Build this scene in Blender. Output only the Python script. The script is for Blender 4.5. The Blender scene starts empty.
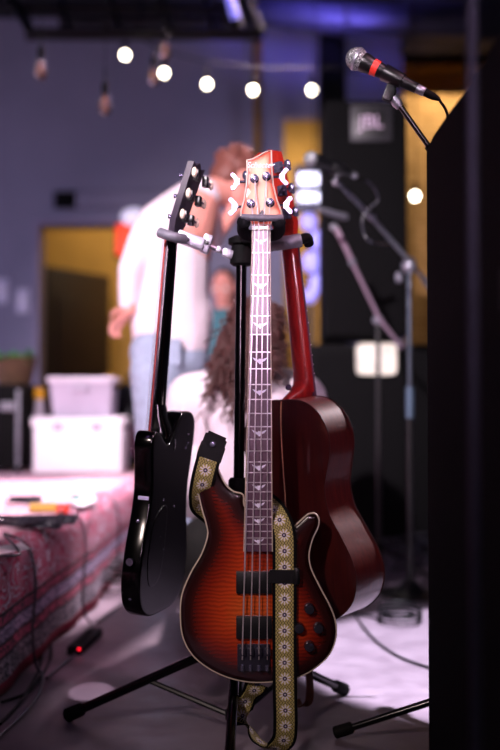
import bpy, bmesh, math, random
import numpy as np
from mathutils import Vector, Matrix, Quaternion
from mathutils.geometry import delaunay_2d_cdt
random.seed(7)
SC = bpy.context.scene
COL = SC.collection
PI = math.pi
# ---------------------------------------------------------------- camera
CAMH = 0.75
PITCH = math.atan(25 / 1041.67)
FPX = 1041.67
cam_d = bpy.data.cameras.new('camera')
cam = bpy.data.objects.new('camera', cam_d); COL.objects.link(cam)
cam.location = (0, 0, CAMH); cam.rotation_euler = (PI/2 + PITCH, 0, 0)
cam_d.sensor_fit = 'VERTICAL'; cam_d.sensor_height = 36; cam_d.sensor_width = 24; cam_d.lens = 50
cam_d.dof.use_dof = True; cam_d.dof.focus_distance = 2.17; cam_d.dof.aperture_fstop = 1.5
cam_d.clip_start = .05
SC.camera = cam
# ---------------------------------------------------------------- view, world
SC.view_settings.view_transform = 'Standard'; SC.view_settings.look = 'None'
SC.view_settings.exposure = 0.0; SC.view_settings.gamma = 1; SC.view_settings.use_curve_mapping = False
try:
    SC.cycles.use_denoising = True
    SC.cycles.sample_clamp_indirect = 4
    SC.cycles.max_bounces = 6
except Exception: pass
w = bpy.data.worlds.new('world'); SC.world = w; w.use_nodes = True
w.node_tree.nodes['Background'].inputs[0].default_value = (.10, .08, .20, 1)
w.node_tree.nodes['Background'].inputs[1].default_value = .12

def lamp(kind, loc, target, energy, color, size=.1, cone=40, blend=.5, size_y=None):
    d = bpy.data.lights.new('lamp', kind); d.energy = energy; d.color = color
    if kind == 'SPOT':
        d.spot_size = math.radians(cone); d.spot_blend = blend; d.shadow_soft_size = size
    elif kind == 'AREA':
        d.size = size
        if size_y: d.shape = 'RECTANGLE'; d.size_y = size_y
    else: d.shadow_soft_size = size
    o = bpy.data.objects.new('lamp', d); COL.objects.link(o); o.location = loc
    v = Vector(target) - Vector(loc)
    o.rotation_euler = v.to_track_quat('-Z', 'Y').to_euler()
    return o
# key stage light, front left and high: man, woman, headstocks, stage top
lamp('SPOT', (-1.5, -1.3, 2.9), (-.38, 3.9, 1.5), 3100, (1, .84, .92), .05, 36, 1)
# second front light catching the floor right of the stand
lamp('SPOT', (.9, 1.6, 4.0), (.82, 3.0, 0), 4800, (.93, .86, 1), .02, 19.5, .2)
lamp('SPOT', (-.5, -.8, 3.2), (-.41, 2.70, 0), 1900, (1, .8, .9), .006, 1.4, .1)  # narrow unseen spot added to make the small bright floor patch
# small front light on the bass body
lamp('SPOT', (-.9, .1, 1.7), (-.05, 2.18, .40), 125, (1, .78, .72), .06, 20, 1)
# back light over the stage
lamp('SPOT', (.45, 7.2, 4.12), (-1.25, 3.9, .35), 6000, (1, .72, .84), .3, 36, 1)
# pink white rim from the right rear
lamp('SPOT', (1.9, 4.3, 2.3), (.22, 2.3, .72), 800, (1, .80, .86), .08, 15, .6)
# violet wash on rear wall and ceiling
lamp('AREA', (-2.9, 5.6, 1.7), (-.7, 9, .7), 46, (.76, .66, 1), 1.2, size_y=.8)
lamp('AREA', (.5, 7.0, 3.5), (.6, 7.9, 4.2), 30, (.24, .18, 1), .5).data.spread = 1.4
lamp('SPOT', (.55, 7.9, .9), (.45, 8.99, 3.2), 60, (.62, .56, 1), .1, 60, 1)
# violet pink strip light added unseen behind camera, for sheen on fingerboard and headstock
lamp('AREA', (.03, -.25, 1.42), (.02, 2.18, 1.08), 1.1, (1, .66, .90), .10, size_y=.75).data.spread = .55
# soft pink spot added at the right, unseen, to brighten the rug's side
lamp('SPOT', (1.5, .9, 3.2), (-.62, 2.9, .2), 260, (1, .50, .66), .1, 17, 1)
# dim unseen fill lights added in front of the guitars
lamp('AREA', (-1.1, -.2, 1.9), (0, 2.2, .5), 1.5, (1, .84, .82), .5)
lamp('AREA', (1.0, .3, 2.4), (.2, 2.3, 1.1), 6, (.95, .92, 1), .35)
lamp('AREA', (-.8, .9, 2.2), (.0, 2.3, .5), 1.2, (.60, .25, 1), .08, size_y=.7)
# ---------------------------------------------------------------- pixels to places
def ray(px, py):
    u = (px - 250) / FPX; v = (375 - py) / FPX
    return Vector((u, math.cos(PITCH) - v*math.sin(PITCH), math.sin(PITCH) + v*math.cos(PITCH)))
def P(px, py, D):
    r = ray(px, py); return Vector((0, 0, CAMH)) + r * (D / r.y)
def G(px, py, z=0.0):
    r = ray(px, py); return Vector((0, 0, CAMH)) + r * ((z - CAMH) / r.z)
def V(*a): return Vector(a)
# ---------------------------------------------------------------- materials
def lin(h):
    h = h.lstrip('#'); c = [int(h[i:i+2], 16)/255 for i in (0, 2, 4)]
    return tuple(x/12.92 if x <= .04045 else ((x+.055)/1.055)**2.4 for x in c) + (1,)
class NT:
    def __init__(s, name):
        s.m = bpy.data.materials.new(name); s.m.use_nodes = True
        s.t = s.m.node_tree; s.b = s.t.nodes['Principled BSDF']
    def n(s, typ, **k):
        x = s.t.nodes.new(typ)
        for a, b in k.items():
            if a.startswith('i_'): x.inputs[a[2:].replace('_', ' ')].default_value = b
            else: setattr(x, a, b)
        return x
    def l(s, a, b): s.t.links.new(a, b)
    def math(s, op, a, b=None):
        x = s.n('ShaderNodeMath', operation=op)
        for i, q in enumerate((a, b)):
            if q is None: continue
            if isinstance(q, (int, float)): x.inputs[i].default_value = q
            else: s.l(q, x.inputs[i])
        return x.outputs[0]
    def mix(s, f, a, b, blend='MIX'):
        x = s.n('ShaderNodeMix', data_type='RGBA', blend_type=blend)
        for i, q in ((0, f), (6, a), (7, b)):
            if isinstance(q, (int, float)): x.inputs[i].default_value = q
            elif isinstance(q, tuple): x.inputs[i].default_value = q
            else: s.l(q, x.inputs[i])
        return x.outputs[2]
    def ramp(s, f, stops, interp='LINEAR'):
        x = s.n('ShaderNodeValToRGB'); r = x.color_ramp; r.interpolation = interp
        while len(r.elements) < len(stops): r.elements.new(.5)
        for e, (p, c) in zip(r.elements, stops): e.position = p; e.color = c if isinstance(c, tuple) else (c, c, c, 1)
        s.l(f, x.inputs[0]); return x.outputs[0]
    def noise(s, scale, detail=3, vec=None, dist=0):
        x = s.n('ShaderNodeTexNoise'); x.inputs['Scale'].default_value = scale; x.inputs['Detail'].default_value = detail
        x.inputs['Distortion'].default_value = dist
        if vec is not None: s.l(vec, x.inputs['Vector'])
        return x.outputs['Fac']
    def obj(s, sc=(1, 1, 1)):
        c = s.n('ShaderNodeTexCoord'); mp = s.n('ShaderNodeMapping'); mp.inputs['Scale'].default_value = sc
        s.l(c.outputs['Object'], mp.inputs[0]); return mp.outputs[0]
    def bump(s, h, strength=.3, dist=.002):
        x = s.n('ShaderNodeBump'); x.inputs['Strength'].default_value = strength; x.inputs['Distance'].default_value = dist
        s.l(h, x.inputs['Height']); s.l(x.outputs[0], s.b.inputs['Normal'])
def mat(name, col, rough=.5, metal=0, coat=0, var=0, vs=30, bump=0, bs=200, emit=None, es=0, alpha=None, trans=0, spec=None):
    n = NT(name); b = n.b; c = lin(col) if isinstance(col, str) else col
    b.inputs['Base Color'].default_value = c; b.inputs['Roughness'].default_value = rough
    b.inputs['Metallic'].default_value = metal; b.inputs['Coat Weight'].default_value = coat
    b.inputs['Transmission Weight'].default_value = trans
    if spec is not None: b.inputs['Specular IOR Level'].default_value = spec
    if var:
        f = n.noise(vs, 4, n.obj())
        d = tuple(x*(1-var) for x in c[:3]) + (1,); e = tuple(min(1, x*(1+var)) for x in c[:3]) + (1,)
        n.l(n.ramp(f, [(.3, d), (.7, e)]), b.inputs['Base Color'])
    if bump: n.bump(n.noise(bs, 3, n.obj()), bump)
    if emit: b.inputs['Emission Color'].default_value = lin(emit); b.inputs['Emission Strength'].default_value = es
    return n.m
M = {}
M['black_gloss'] = mat('black_gloss', '#020203', .14, 0, 0, spec=.4)
M['black_back'] = mat('black_back', '#010102', .3, 0, 0, spec=.05)
M['black_satin'] = mat('black_satin', '#0b0b0e', .35)
M['black_steel'] = mat('black_steel', '#0c0c10', .3, .3)
M['rubber'] = mat('rubber', '#0a0a0b', .7, bump=.2, bs=300, spec=.12)
M['foam'] = mat('foam', '#16161a', .9, bump=.5, bs=500, spec=.12)
M['grey_grip'] = mat('grey_grip', '#70707c', .5, .2, var=.2, vs=60)
M['silver'] = mat('silver', '#9a9aa6', .38, .75, var=.12, vs=80)
M['chrome'] = mat('chrome', '#8684a0', .26, .8)
M['dark_chrome'] = mat('dark_chrome', '#4a4858', .3, .8)
M['cream'] = mat('cream', '#e8dfc8', .35)
M['ivory_bind'] = mat('ivory_bind', '#c4b4a4', .35)
M['string'] = mat('string', '#d8d0d8', .3, .6)
M['fret'] = mat('fret', '#e0d8e0', .3, .7)
M['pearl'] = mat('pearl', '#e4e0f6', .25, var=.1, vs=300)
M['pickup'] = mat('pickup', '#0a0a0e', .4)
M['knob'] = mat('knob', '#6a6878', .2, .9)
M['leather'] = mat('leather', '#0e0e13', .5, bump=.3, bs=300, spec=.12)
M['brown_leather'] = mat('brown_leather', '#6a3418', .45, var=.25, vs=60, bump=.3)
M['webbing'] = mat('webbing', '#08080a', .85, bump=.4, bs=600, spec=.12)
M['skin'] = mat('skin', '#d08c80', .5, var=.08, vs=20)
M['shirt'] = mat('shirt', '#d8c8d2', .85, var=.04, vs=12, bump=.3, bs=60)
M['jeans'] = mat('jeans', '#8d97ad', .85, var=.15, vs=25, bump=.3, bs=400)
M['olive'] = mat('olive', '#232220', .85, var=.2, vs=20)
M['shoe'] = mat('shoe', '#2a2624', .6)
M['hair_man'] = mat('hair_man', '#6b3c34', .6, var=.3, vs=120, bump=.6, bs=160)
M['hair_woman'] = mat('hair_woman', '#43211f', .5, var=.35, vs=90)
M['eye'] = mat('eye', '#e8e6e2', .2)
M['carpet_black'] = mat('carpet_black', '#0b0b0e', .95, var=.35, vs=90, bump=.8, bs=500, spec=.12)
M['cab_black'] = mat('cab_black', '#060608', .75, var=.2, vs=40, bump=.3, spec=.12)
M['grille'] = mat('grille', '#070709', .7, .2, bump=.8, bs=900, spec=.12)
M['white_plastic'] = mat('white_plastic', '#e9e5ee', .45, var=.03)
M['grey_plastic'] = mat('grey_plastic', '#a79fb4', .4, var=.08, vs=10)
M['wicker'] = mat('wicker', '#4a3320', .8, var=.4, vs=60, bump=.6, bs=80)
M['leaf'] = mat('leaf', '#3f9a4a', .5, var=.3, vs=20)
M['amber'] = mat('amber', '#c08a20', .3, var=.2)
M['paper'] = mat('paper', '#eee9ee', .8)
M['red_p'] = mat('red_p', '#e0402c', .5)
M['yellow_p'] = mat('yellow_p', '#c8a040', .5)
M['teal_p'] = mat('teal_p', '#2e8a7c', .4)
M['cable'] = mat('cable', '#0c0c10', .6, spec=.15)
M['cable_grey'] = mat('cable_grey', '#2a2934', .4)
M['mic_band'] = mat('mic_band', '#e8382c', .4)
M['wood_dark'] = mat('wood_dark', '#2a1a12', .45, var=.3, vs=12)
M['brass'] = mat('brass', '#b98a3c', .35, .8)
M['duct'] = mat('duct', '#3a3a4c', .5, .4, var=.15)
M['joist'] = mat('joist', '#1b1a24', .8)
M['plate'] = mat('plate', '#c9c4dc', .4)
M['exit_red'] = mat('exit_red', '#ff3a20', .5, emit='#ff4a20', es=.9)
M['led_red'] = mat('led_red', '#ff2030', .5, emit='#ff1830', es=2)
M['bulb_on'] = mat('bulb_on', '#ffffff', .3, emit='#fff2d8', es=16)
M['filament'] = mat('filament', '#ffb080', .4, emit='#ffa088', es=.2)
M['led_white'] = mat('led_white', '#ffffff', .4, emit='#dcdcff', es=3.2)
M['led_violet'] = mat('led_violet', '#a0a0ff', .4, emit='#a096f0', es=.8)
g = NT('clear_glass'); g.b.inputs['Transmission Weight'].default_value = 1; g.b.inputs['Roughness'].default_value = .02
g.b.inputs['Base Color'].default_value = (.9, .85, .85, 1); M['glass'] = g.m

n = NT('mic_mesh'); v = n.n('ShaderNodeTexVoronoi'); v.inputs['Scale'].default_value = 420; n.l(n.obj(), v.inputs['Vector'])
n.l(n.ramp(v.outputs['Distance'], [(.25, lin('#d8dcdc')), (.6, lin('#55595c'))]), n.b.inputs['Base Color'])
n.b.inputs['Metallic'].default_value = .7; n.b.inputs['Roughness'].default_value = .4
n.bump(v.outputs['Distance'], .8, .002); M['mic_mesh'] = n.m

# flamed sunburst finish: 'edge' attribute carries the distance to the outline in metres
n = NT('sunburst'); at = n.n('ShaderNodeAttribute'); at.attribute_name = 'edge'
col = n.ramp(n.math('MULTIPLY', at.outputs['Fac'], 8.0), [(0, lin('#160507')), (.16, lin('#300a08')), (.38, lin('#84200e')), (.7, lin('#c03f18')), (1, lin('#d25a24'))])
wv = n.n('ShaderNodeTexWave', wave_type='BANDS', bands_direction='Z'); n.l(n.obj((1, 1, 1)), wv.inputs['Vector'])
wv.inputs['Scale'].default_value = 38; wv.inputs['Distortion'].default_value = 5; wv.inputs['Detail'].default_value = 3; wv.inputs['Detail Scale'].default_value = .8
fl = n.ramp(wv.outputs['Fac'], [(.15, .66), (.85, 1.0)])
n.l(n.mix(1.0, col, fl, 'MULTIPLY'), n.b.inputs['Base Color'])
n.b.inputs['Roughness'].default_value = .22; n.b.inputs['Coat Weight'].default_value = 1; n.b.inputs['Coat Roughness'].default_value = .05
M['sunburst'] = n.m
n = NT('head_finish'); at = n.n('ShaderNodeAttribute'); at.attribute_name = 'edge'
n.l(n.ramp(n.math('MULTIPLY', at.outputs['Fac'], 50.0), [(0, lin('#b82c1c')), (.2, lin('#d8583c')), (.55, lin('#eeb090')), (1, lin('#f2c4a4'))]), n.b.inputs['Base Color'])
n.b.inputs['Roughness'].default_value = .3; n.b.inputs['Coat Weight'].default_value = .6; M['head_finish'] = n.m
def wood(name, a, b, sx, rough, coat, seam=False):
    n = NT(name); f = n.noise(9, 4, n.obj(sx), .4)
    n.l(n.ramp(f, [(.3, lin(a)), (.7, lin(b))]), n.b.inputs['Base Color'])
    n.b.inputs['Roughness'].default_value = rough; n.b.inputs['Coat Weight'].default_value = coat; return n.m
M['mahogany'] = wood('mahogany', '#2a0a0c', '#401312', (12, 12, .6), .28, .7)
M['mahogany_side'] = wood('mahogany_side', '#4a1213', '#64201b', (14, 14, 1), .36, .5)
M['neck_red'] = wood('neck_red', '#7a1418', '#9c2420', (10, 10, .8), .28, .7)
M['spruce'] = wood('spruce', '#b07a3c', '#c89450', (14, 14, .5), .35, .5)
M['rosewood'] = wood('rosewood', '#46283c', '#5a3850', (12, 12, .6), .42, .1)
M['maple_red'] = wood('maple_red', '#7c3c30', '#9a5040', (12, 12, .6), .4, .3)

# floor: worn dark concrete
n = NT('floor_concrete'); o3 = n.obj()
f = n.noise(1.6, 6, o3); f2 = n.noise(14, 5, o3)
c = n.mix(.35, n.ramp(f, [(.3, lin('#625662')), (.7, lin('#746874'))]), n.ramp(f2, [(.35, lin('#584c58')), (.65, lin('#786c78'))]))
n.l(c, n.b.inputs['Base Color']); n.l(n.ramp(f2, [(.3, .34), (.7, .55)]), n.b.inputs['Roughness'])
n.bump(n.noise(60, 4, o3), .12); M['floor'] = n.m
M['wall_violet'] = mat('wall_violet', '#86849a', .85, var=.06, vs=2)
M['ochre'] = mat('ochre', '#bd9048', .8, var=.08, vs=3)
n = NT('ochre_brick'); bk = n.n('ShaderNodeTexBrick'); mp = n.n('ShaderNodeMapping'); tc = n.n('ShaderNodeTexCoord')
n.l(tc.outputs['Object'], mp.inputs[0]); mp.inputs['Rotation'].default_value = (PI/2, 0, 0); n.l(mp.outputs[0], bk.inputs['Vector'])
bk.inputs['Scale'].default_value = 4; bk.inputs['Color1'].default_value = lin('#b89058'); bk.inputs['Color2'].default_value = lin('#9c7844'); bk.inputs['Mortar'].default_value = lin('#8c6030')
n.l(bk.outputs['Color'], n.b.inputs['Base Color']); n.b.inputs['Roughness'].default_value = .85; M['ochre_brick'] = n.m
M['ceiling'] = mat('ceiling_paint', '#3b3a55', .9)

# oriental rug: UV = metres (u along the stage edge, v across, 0 at the lower hem)
n = NT('rug'); uv = n.n('ShaderNodeUVMap'); sp = n.n('ShaderNodeSeparateXYZ'); n.l(uv.outputs[0], sp.inputs[0])
u, v = sp.outputs[0], sp.outputs[1]
vv = n.math('DIVIDE', v, .60)
bandA = [(0, '#8c1838'), (.035, '#8c1838'), (.045, '#2c2a38'), (.135, '#15131f'), (.145, '#b04a68'), (.19, '#1a1622'), (.20, '#4c4660'), (.265, '#1a1622'), (.275, '#b2486a'), (.32, '#120f18'), (.335, '#a83a5c')]
bandB = [(0, '#8c1838'), (.035, '#8c1838'), (.045, '#8a828e'), (.135, '#15131f'), (.145, '#3c2030'), (.19, '#1a1622'), (.20, '#b0a0c0'), (.265, '#1a1622'), (.275, '#3c2434'), (.32, '#120f18'), (.335, '#1a1826')]
A = n.ramp(vv, [(p, lin(c)) for p, c in bandA], 'CONSTANT'); B = n.ramp(vv, [(p, lin(c)) for p, c in bandB], 'CONSTANT')
vo = n.n('ShaderNodeTexVoronoi', feature='F1'); vo.inputs['Scale'].default_value = 34; n.l(uv.outputs[0], vo.inputs['Vector'])
rings = n.math('SINE', n.math('MULTIPLY', vo.outputs['Distance'], 16.0))
big = n.n('ShaderNodeTexVoronoi', feature='F1'); big.inputs['Scale'].default_value = 9
nz = n.n('ShaderNodeTexNoise'); nz.inputs['Scale'].default_value = 14; n.l(uv.outputs[0], nz.inputs['Vector'])
dv = n.n('ShaderNodeVectorMath', operation='MULTIPLY_ADD'); n.l(nz.outputs['Color'], dv.inputs[0]); dv.inputs[1].default_value = (.12, .12, 0); n.l(uv.outputs[0], dv.inputs[2])
n.l(dv.outputs[0], big.inputs['Vector'])
scroll = n.math('SINE', n.math('MULTIPLY', big.outputs['Distance'], 42.0))
field = n.math('GREATER_THAN', vv, .335)
pat = n.math('ADD', n.math('MULTIPLY', rings, n.math('SUBTRACT', 1.0, field)), n.math('MULTIPLY', scroll, field))
mask = n.math('GREATER_THAN', pat, .05)
c1 = n.mix(mask, A, B)
cream = n.math('MULTIPLY', field, n.math('GREATER_THAN', pat, .72))
c2 = n.mix(cream, c1, lin('#c8b8c8'))
top_glare = n.math('GREATER_THAN', v, .40)
c2 = n.mix(top_glare, c2, n.mix(mask, lin('#b88494'), lin('#d8bcc6')))  # stage top paled: strong light on the rug put into its colour
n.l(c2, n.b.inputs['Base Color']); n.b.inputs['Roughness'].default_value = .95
n.bump(n.noise(900, 2, uv.outputs[0]), .5); M['rug'] = n.m

# woven strap: UV u across -.5..+.5 times width, v along in metres
n = NT('strap_weave'); uv = n.n('ShaderNodeUVMap'); sp = n.n('ShaderNodeSeparateXYZ'); n.l(uv.outputs[0], sp.inputs[0])
u, v = sp.outputs[0], sp.outputs[1]; PER = .0325
vf = n.math('SUBTRACT', n.math('MODULO', n.math('ADD', n.math('DIVIDE', v, PER), 100.0), 1.0), .5)
vy = n.math('MULTIPLY', vf, PER)
r = n.math('SQRT', n.math('ADD', n.math('MULTIPLY', u, u), n.math('MULTIPLY', vy, vy)))
an = n.math('ARCTAN2', u, vy)
pet = n.math('ADD', .0088, n.math('MULTIPLY', n.math('COSINE', n.math('MULTIPLY', an, 10.0)), .0042))
petal = n.math('MULTIPLY', n.math('LESS_THAN', r, pet), n.math('GREATER_THAN', r, .0050))
core = n.math('LESS_THAN', r, .0044); dot = n.math('LESS_THAN', r, .0016)
# knot work between the flowers
kw = n.math('SINE', n.math('ADD', n.math('MULTIPLY', n.math('ABSOLUTE', u), 1100.0), n.math('MULTIPLY', n.math('COSINE', n.math('MULTIPLY', vf, 8*PI)), 2.2)))
knot = n.math('MULTIPLY', n.math('GREATER_THAN', kw, .35), n.math('GREATER_THAN', r, .0122))
c = n.mix(knot, lin('#b3a462'), lin('#3a3722'))
c = n.mix(petal, c, lin('#e2dce6')); c = n.mix(core, c, lin('#2a1c50')); c = n.mix(dot, c, lin('#d8d0e4'))
n.l(c, n.b.inputs['Base Color']); n.b.inputs['Roughness'].default_value = .7
n.bump(n.noise(1500, 2, uv.outputs[0]), .4); M['strap'] = n.m

# ---------------------------------------------------------------- objects
W = {}
def root(name, label, cat, loc, group=None, mtx=None):
    o = bpy.data.objects.new(name, None); COL.objects.link(o); o.empty_display_size = .05
    m = mtx if mtx is not None else Matrix.Translation(Vector(loc))
    o.matrix_world = m; W[o.name] = m.copy(); tag(o, label, cat, group); return o
def tag(o, label=None, cat=None, group=None, kind=None):
    if label: o['label'] = label
    if cat: o['category'] = cat
    if group: o['group'] = group
    if kind: o['kind'] = kind
    return o
class MB:
    def __init__(s): s.v = []; s.f = []; s.uv = {}; s.att = None
    def add(s, vs, fs):
        k = len(s.v); s.v += [Vector(p) for p in vs]; s.f += [tuple(i + k for i in f) for f in fs]; return s
    def box(s, c, sz, rot=None, bev=0):
        x, y, z = (a/2 for a in sz)
        R = rot if rot is not None else Matrix.Identity(3)
        if not bev:
            vs = [V(a*x, b*y, d*z) for a in (-1, 1) for b in (-1, 1) for d in (-1, 1)]
            fs = [(0, 1, 3, 2), (4, 6, 7, 5), (0, 4, 5, 1), (2, 3, 7, 6), (0, 2, 6, 4), (1, 5, 7, 3)]
        else:
            bm = bmesh.new(); bmesh.ops.create_cube(bm, size=1)
            for q in bm.verts: q.co = V(q.co.x*2*x, q.co.y*2*y, q.co.z*2*z)
            bmesh.ops.bevel(bm, geom=bm.edges[:], offset=bev, segments=2, profile=.6, affect='EDGES')
            bm.verts.index_update(); vs = [q.co.copy() for q in bm.verts]; fs = [tuple(q.index for q in f.verts) for f in bm.faces]; bm.free()
        return s.add([R @ p + Vector(c) for p in vs], fs)
    def tube(s, pts, r, n=10, closed=False, flat=None):
        pts = [Vector(p) for p in pts]; N = len(pts)
        rs = r if isinstance(r, (list, tuple)) else [r]*N
        T = []
        for i in range(N):
            a = pts[(i-1) % N] if (closed or i) else pts[0]; b = pts[(i+1) % N] if (closed or i < N-1) else pts[-1]
            T.append((b - a).normalized())
        up = V(0, 0, 1) if abs(T[0].z) < .9 else V(1, 0, 0)
        nn = (up - T[0]*up.dot(T[0])).normalized(); vs = []; fs = []
        for i in range(N):
            if i:
                q = T[i-1].rotation_difference(T[i]); nn = (q @ nn); nn = (nn - T[i]*nn.dot(T[i])).normalized()
            bb = T[i].cross(nn)
            for k in range(n):
                a = 2*PI*k/n; vs.append(pts[i] + rs[i]*(math.cos(a)*nn + math.sin(a)*bb))
        for i in range(N if closed else N-1):
            j = (i+1) % N
            for k in range(n):
                l = (k+1) % n; fs.append((i*n+k, i*n+l, j*n+l, j*n+k))
        if not closed: fs += [tuple(reversed(range(n))), tuple(range((N-1)*n, N*n))]
        return s.add(vs, fs)
    def cyl(s, a, b, r, r2=None, n=16): return s.tube([a, b], [r, r if r2 is None else r2], n)
    def lathe(s, prof, o, ax, n=20):
        ax = Vector(ax).normalized(); return s.tube([Vector(o) + ax*t for r, t in prof], [max(r, 1e-4) for r, t in prof], n) if len({round(t, 6) for r, t in prof}) == len(prof) else s._lathe(prof, o, ax, n)
    def _lathe(s, prof, o, ax, n):
        q = V(0, 0, 1).rotation_difference(ax); vs = []; fs = []
        for r, t in prof:
            for k in range(n):
                a = 2*PI*k/n; vs.append(Vector(o) + q @ V(max(r, 1e-4)*math.cos(a), max(r, 1e-4)*math.sin(a), t))
        for i in range(len(prof)-1):
            for k in range(n):
                l = (k+1) % n; fs.append((i*n+k, i*n+l, (i+1)*n+l, (i+1)*n+k))
        fs += [tuple(reversed(range(n))), tuple(range((len(prof)-1)*n, len(prof)*n))]
        return s.add(vs, fs)
    def ball(s, c, r, n=16, m=10, rot=None):
        if not isinstance(r, (tuple, list)): r = (r, r, r)
        vs = [V(0, 0, r[2])]; fs = []
        for i in range(1, m):
            t = PI*i/m
            for k in range(n):
                a = 2*PI*k/n; vs.append(V(r[0]*math.sin(t)*math.cos(a), r[1]*math.sin(t)*math.sin(a), r[2]*math.cos(t)))
        vs.append(V(0, 0, -r[2]))
        for k in range(n): fs.append((0, 1+k, 1+(k+1) % n))
        for i in range(m-2):
            for k in range(n):
                l = (k+1) % n; fs.append((1+i*n+k, 1+(i+1)*n+k, 1+(i+1)*n+l, 1+i*n+l))
        e = len(vs)-1
        for k in range(n): fs.append((e, 1+(m-2)*n+(k+1) % n, 1+(m-2)*n+k))
        R = rot if rot is not None else Matrix.Identity(3)
        return s.add([R @ p + Vector(c) for p in vs], fs)
    def prism(s, pts, off):          # closed planar outline pushed along off
        pts = [Vector(p) for p in pts]; n = len(pts); off = Vector(off)
        return s.add(pts + [p + off for p in pts], [tuple(reversed(range(n))), tuple(range(n, 2*n))] + [(i, (i+1) % n, n+(i+1) % n, n+i) for i in range(n)])
    def loft(s, rings, cap=True):
        n = len(rings[0]); vs = [p for r in rings for p in r]; fs = []
        for i in range(len(rings)-1):
            for k in range(n):
                l = (k+1) % n; fs.append((i*n+k, i*n+l, (i+1)*n+l, (i+1)*n+k))
        if cap: fs += [tuple(reversed(range(n))), tuple(range((len(rings)-1)*n, len(rings)*n))]
        return s.add(vs, fs)
    def mesh(s, name, inv=None, auto=40):
        me = bpy.data.meshes.new(name)
        vs = [inv @ p for p in s.v] if inv is not None else s.v
        me.from_pydata([tuple(p) for p in vs], [], s.f); me.validate()
        bm = bmesh.new(); bm.from_mesh(me); bmesh.ops.recalc_face_normals(bm, faces=bm.faces[:]); bm.to_mesh(me); bm.free()
        me.polygons.foreach_set('use_smooth', [True]*len(me.polygons)); me.set_sharp_from_angle(angle=math.radians(auto)); return me
    def build(s, name, m, parent=None, local=False, auto=40):
        inv = None
        if parent is not None and not local: inv = W[parent.name].inverted()
        o = bpy.data.objects.new(name, s.mesh(name, inv, auto)); COL.objects.link(o)
        o.data.materials.append(m)
        if parent is not None: o.parent = parent; W[o.name] = W[parent.name]
        return o
    def single(s, name, m, label, cat, group=None, auto=40):
        lo = Vector([min(p[i] for p in s.v) for i in range(3)]); hi = Vector([max(p[i] for p in s.v) for i in range(3)])
        c = V((lo.x+hi.x)/2, (lo.y+hi.y)/2, lo.z)
        o = bpy.data.objects.new(name, s.mesh(name, Matrix.Translation(-c), auto)); COL.objects.link(o); o.location = c
        W[o.name] = Matrix.Translation(c); o.data.materials.append(m); return tag(o, label, cat, group)
def catmull(pts, step=None, closed=True, sub=8):
    pts = [Vector(p) for p in pts]; N = len(pts); out = []
    rng = range(N) if closed else range(N-1)
    for i in rng:
        p1 = pts[i]; p2 = pts[(i+1) % N]
        p0 = pts[(i-1) % N] if (closed or i > 0) else p1*2 - p2
        p3 = pts[(i+2) % N] if (closed or i+2 < N) else p2*2 - p1
        k = max(1, int((p2-p1).length/step)) if step else sub
        for j in range(k):
            t = j/k
            out.append(.5*((2*p1) + (p2-p0)*t + (2*p0-5*p1+4*p2-p3)*t*t + (3*p1-p0-3*p2+p3)*t**3))
    if not closed: out.append(pts[-1])
    return out
def slab_cap(out2, fy, grid=.007, rings=(.002, .006)):
    """triangulated cap of a closed outline [(x, z)]; returns verts3, faces, edge distance; first len(out2) verts are the outline"""
    O = np.array([(p[0], p[1]) for p in out2]); n = len(O)
    A = O; Bq = np.roll(O, -1, 0)
    def dist(Q):
        d = np.full(len(Q), 9.)
        for a, b in zip(A, Bq):
            ab = b-a; t = np.clip(((Q-a)@ab)/max(ab@ab, 1e-12), 0, 1); d = np.minimum(d, np.linalg.norm(Q-(a+t[:, None]*ab), axis=1))
        return d
    def inside(Q):
        c = np.zeros(len(Q), bool)
        for a, b in zip(A, Bq):
            k = ((a[1] > Q[:, 1]) != (b[1] > Q[:, 1]))
            xx = (b[0]-a[0])*(Q[:, 1]-a[1])/((b[1]-a[1]) if abs(b[1]-a[1]) > 1e-12 else 1e-12)+a[0]
            c ^= k & (Q[:, 0] < xx)
        return c
    area = .5*np.sum(A[:, 0]*Bq[:, 1]-Bq[:, 0]*A[:, 1]); sg = 1 if area > 0 else -1
    tg = np.roll(O, -1, 0)-np.roll(O, 1, 0); tg /= np.linalg.norm(tg, axis=1)[:, None]
    nin = np.stack([-tg[:, 1], tg[:, 0]], 1)*sg
    Q = []
    for rr in rings:
        q = O+nin*rr; d = dist(q); Q.append(q[(d > rr*.9) & inside(q)])
    xs = np.arange(O[:, 0].min(), O[:, 0].max(), grid); zs = np.arange(O[:, 1].min(), O[:, 1].max(), grid)
    g = np.array([(x+(.5*grid if j % 2 else 0), z) for j, z in enumerate(zs) for x in xs]); d = dist(g)
    Q.append(g[inside(g) & (d > (max(rings) if rings else 0)+grid*.5)])
    Q = np.concatenate(Q) if Q else np.zeros((0, 2))
    allp = np.concatenate([O, Q])
    vc, e, f, ov, oe, of = delaunay_2d_cdt([Vector(p) for p in allp], [(i, (i+1) % n) for i in range(n)], [], 1, 1e-6)
    vc = np.array([(p.x, p.y) for p in vc]); d = dist(vc); d[:n] = 0
    return [V(p[0], fy(dd, p[0], p[1]), p[1]) for p, dd in zip(vc, d)], [tuple(q) for q in f], d
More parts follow.
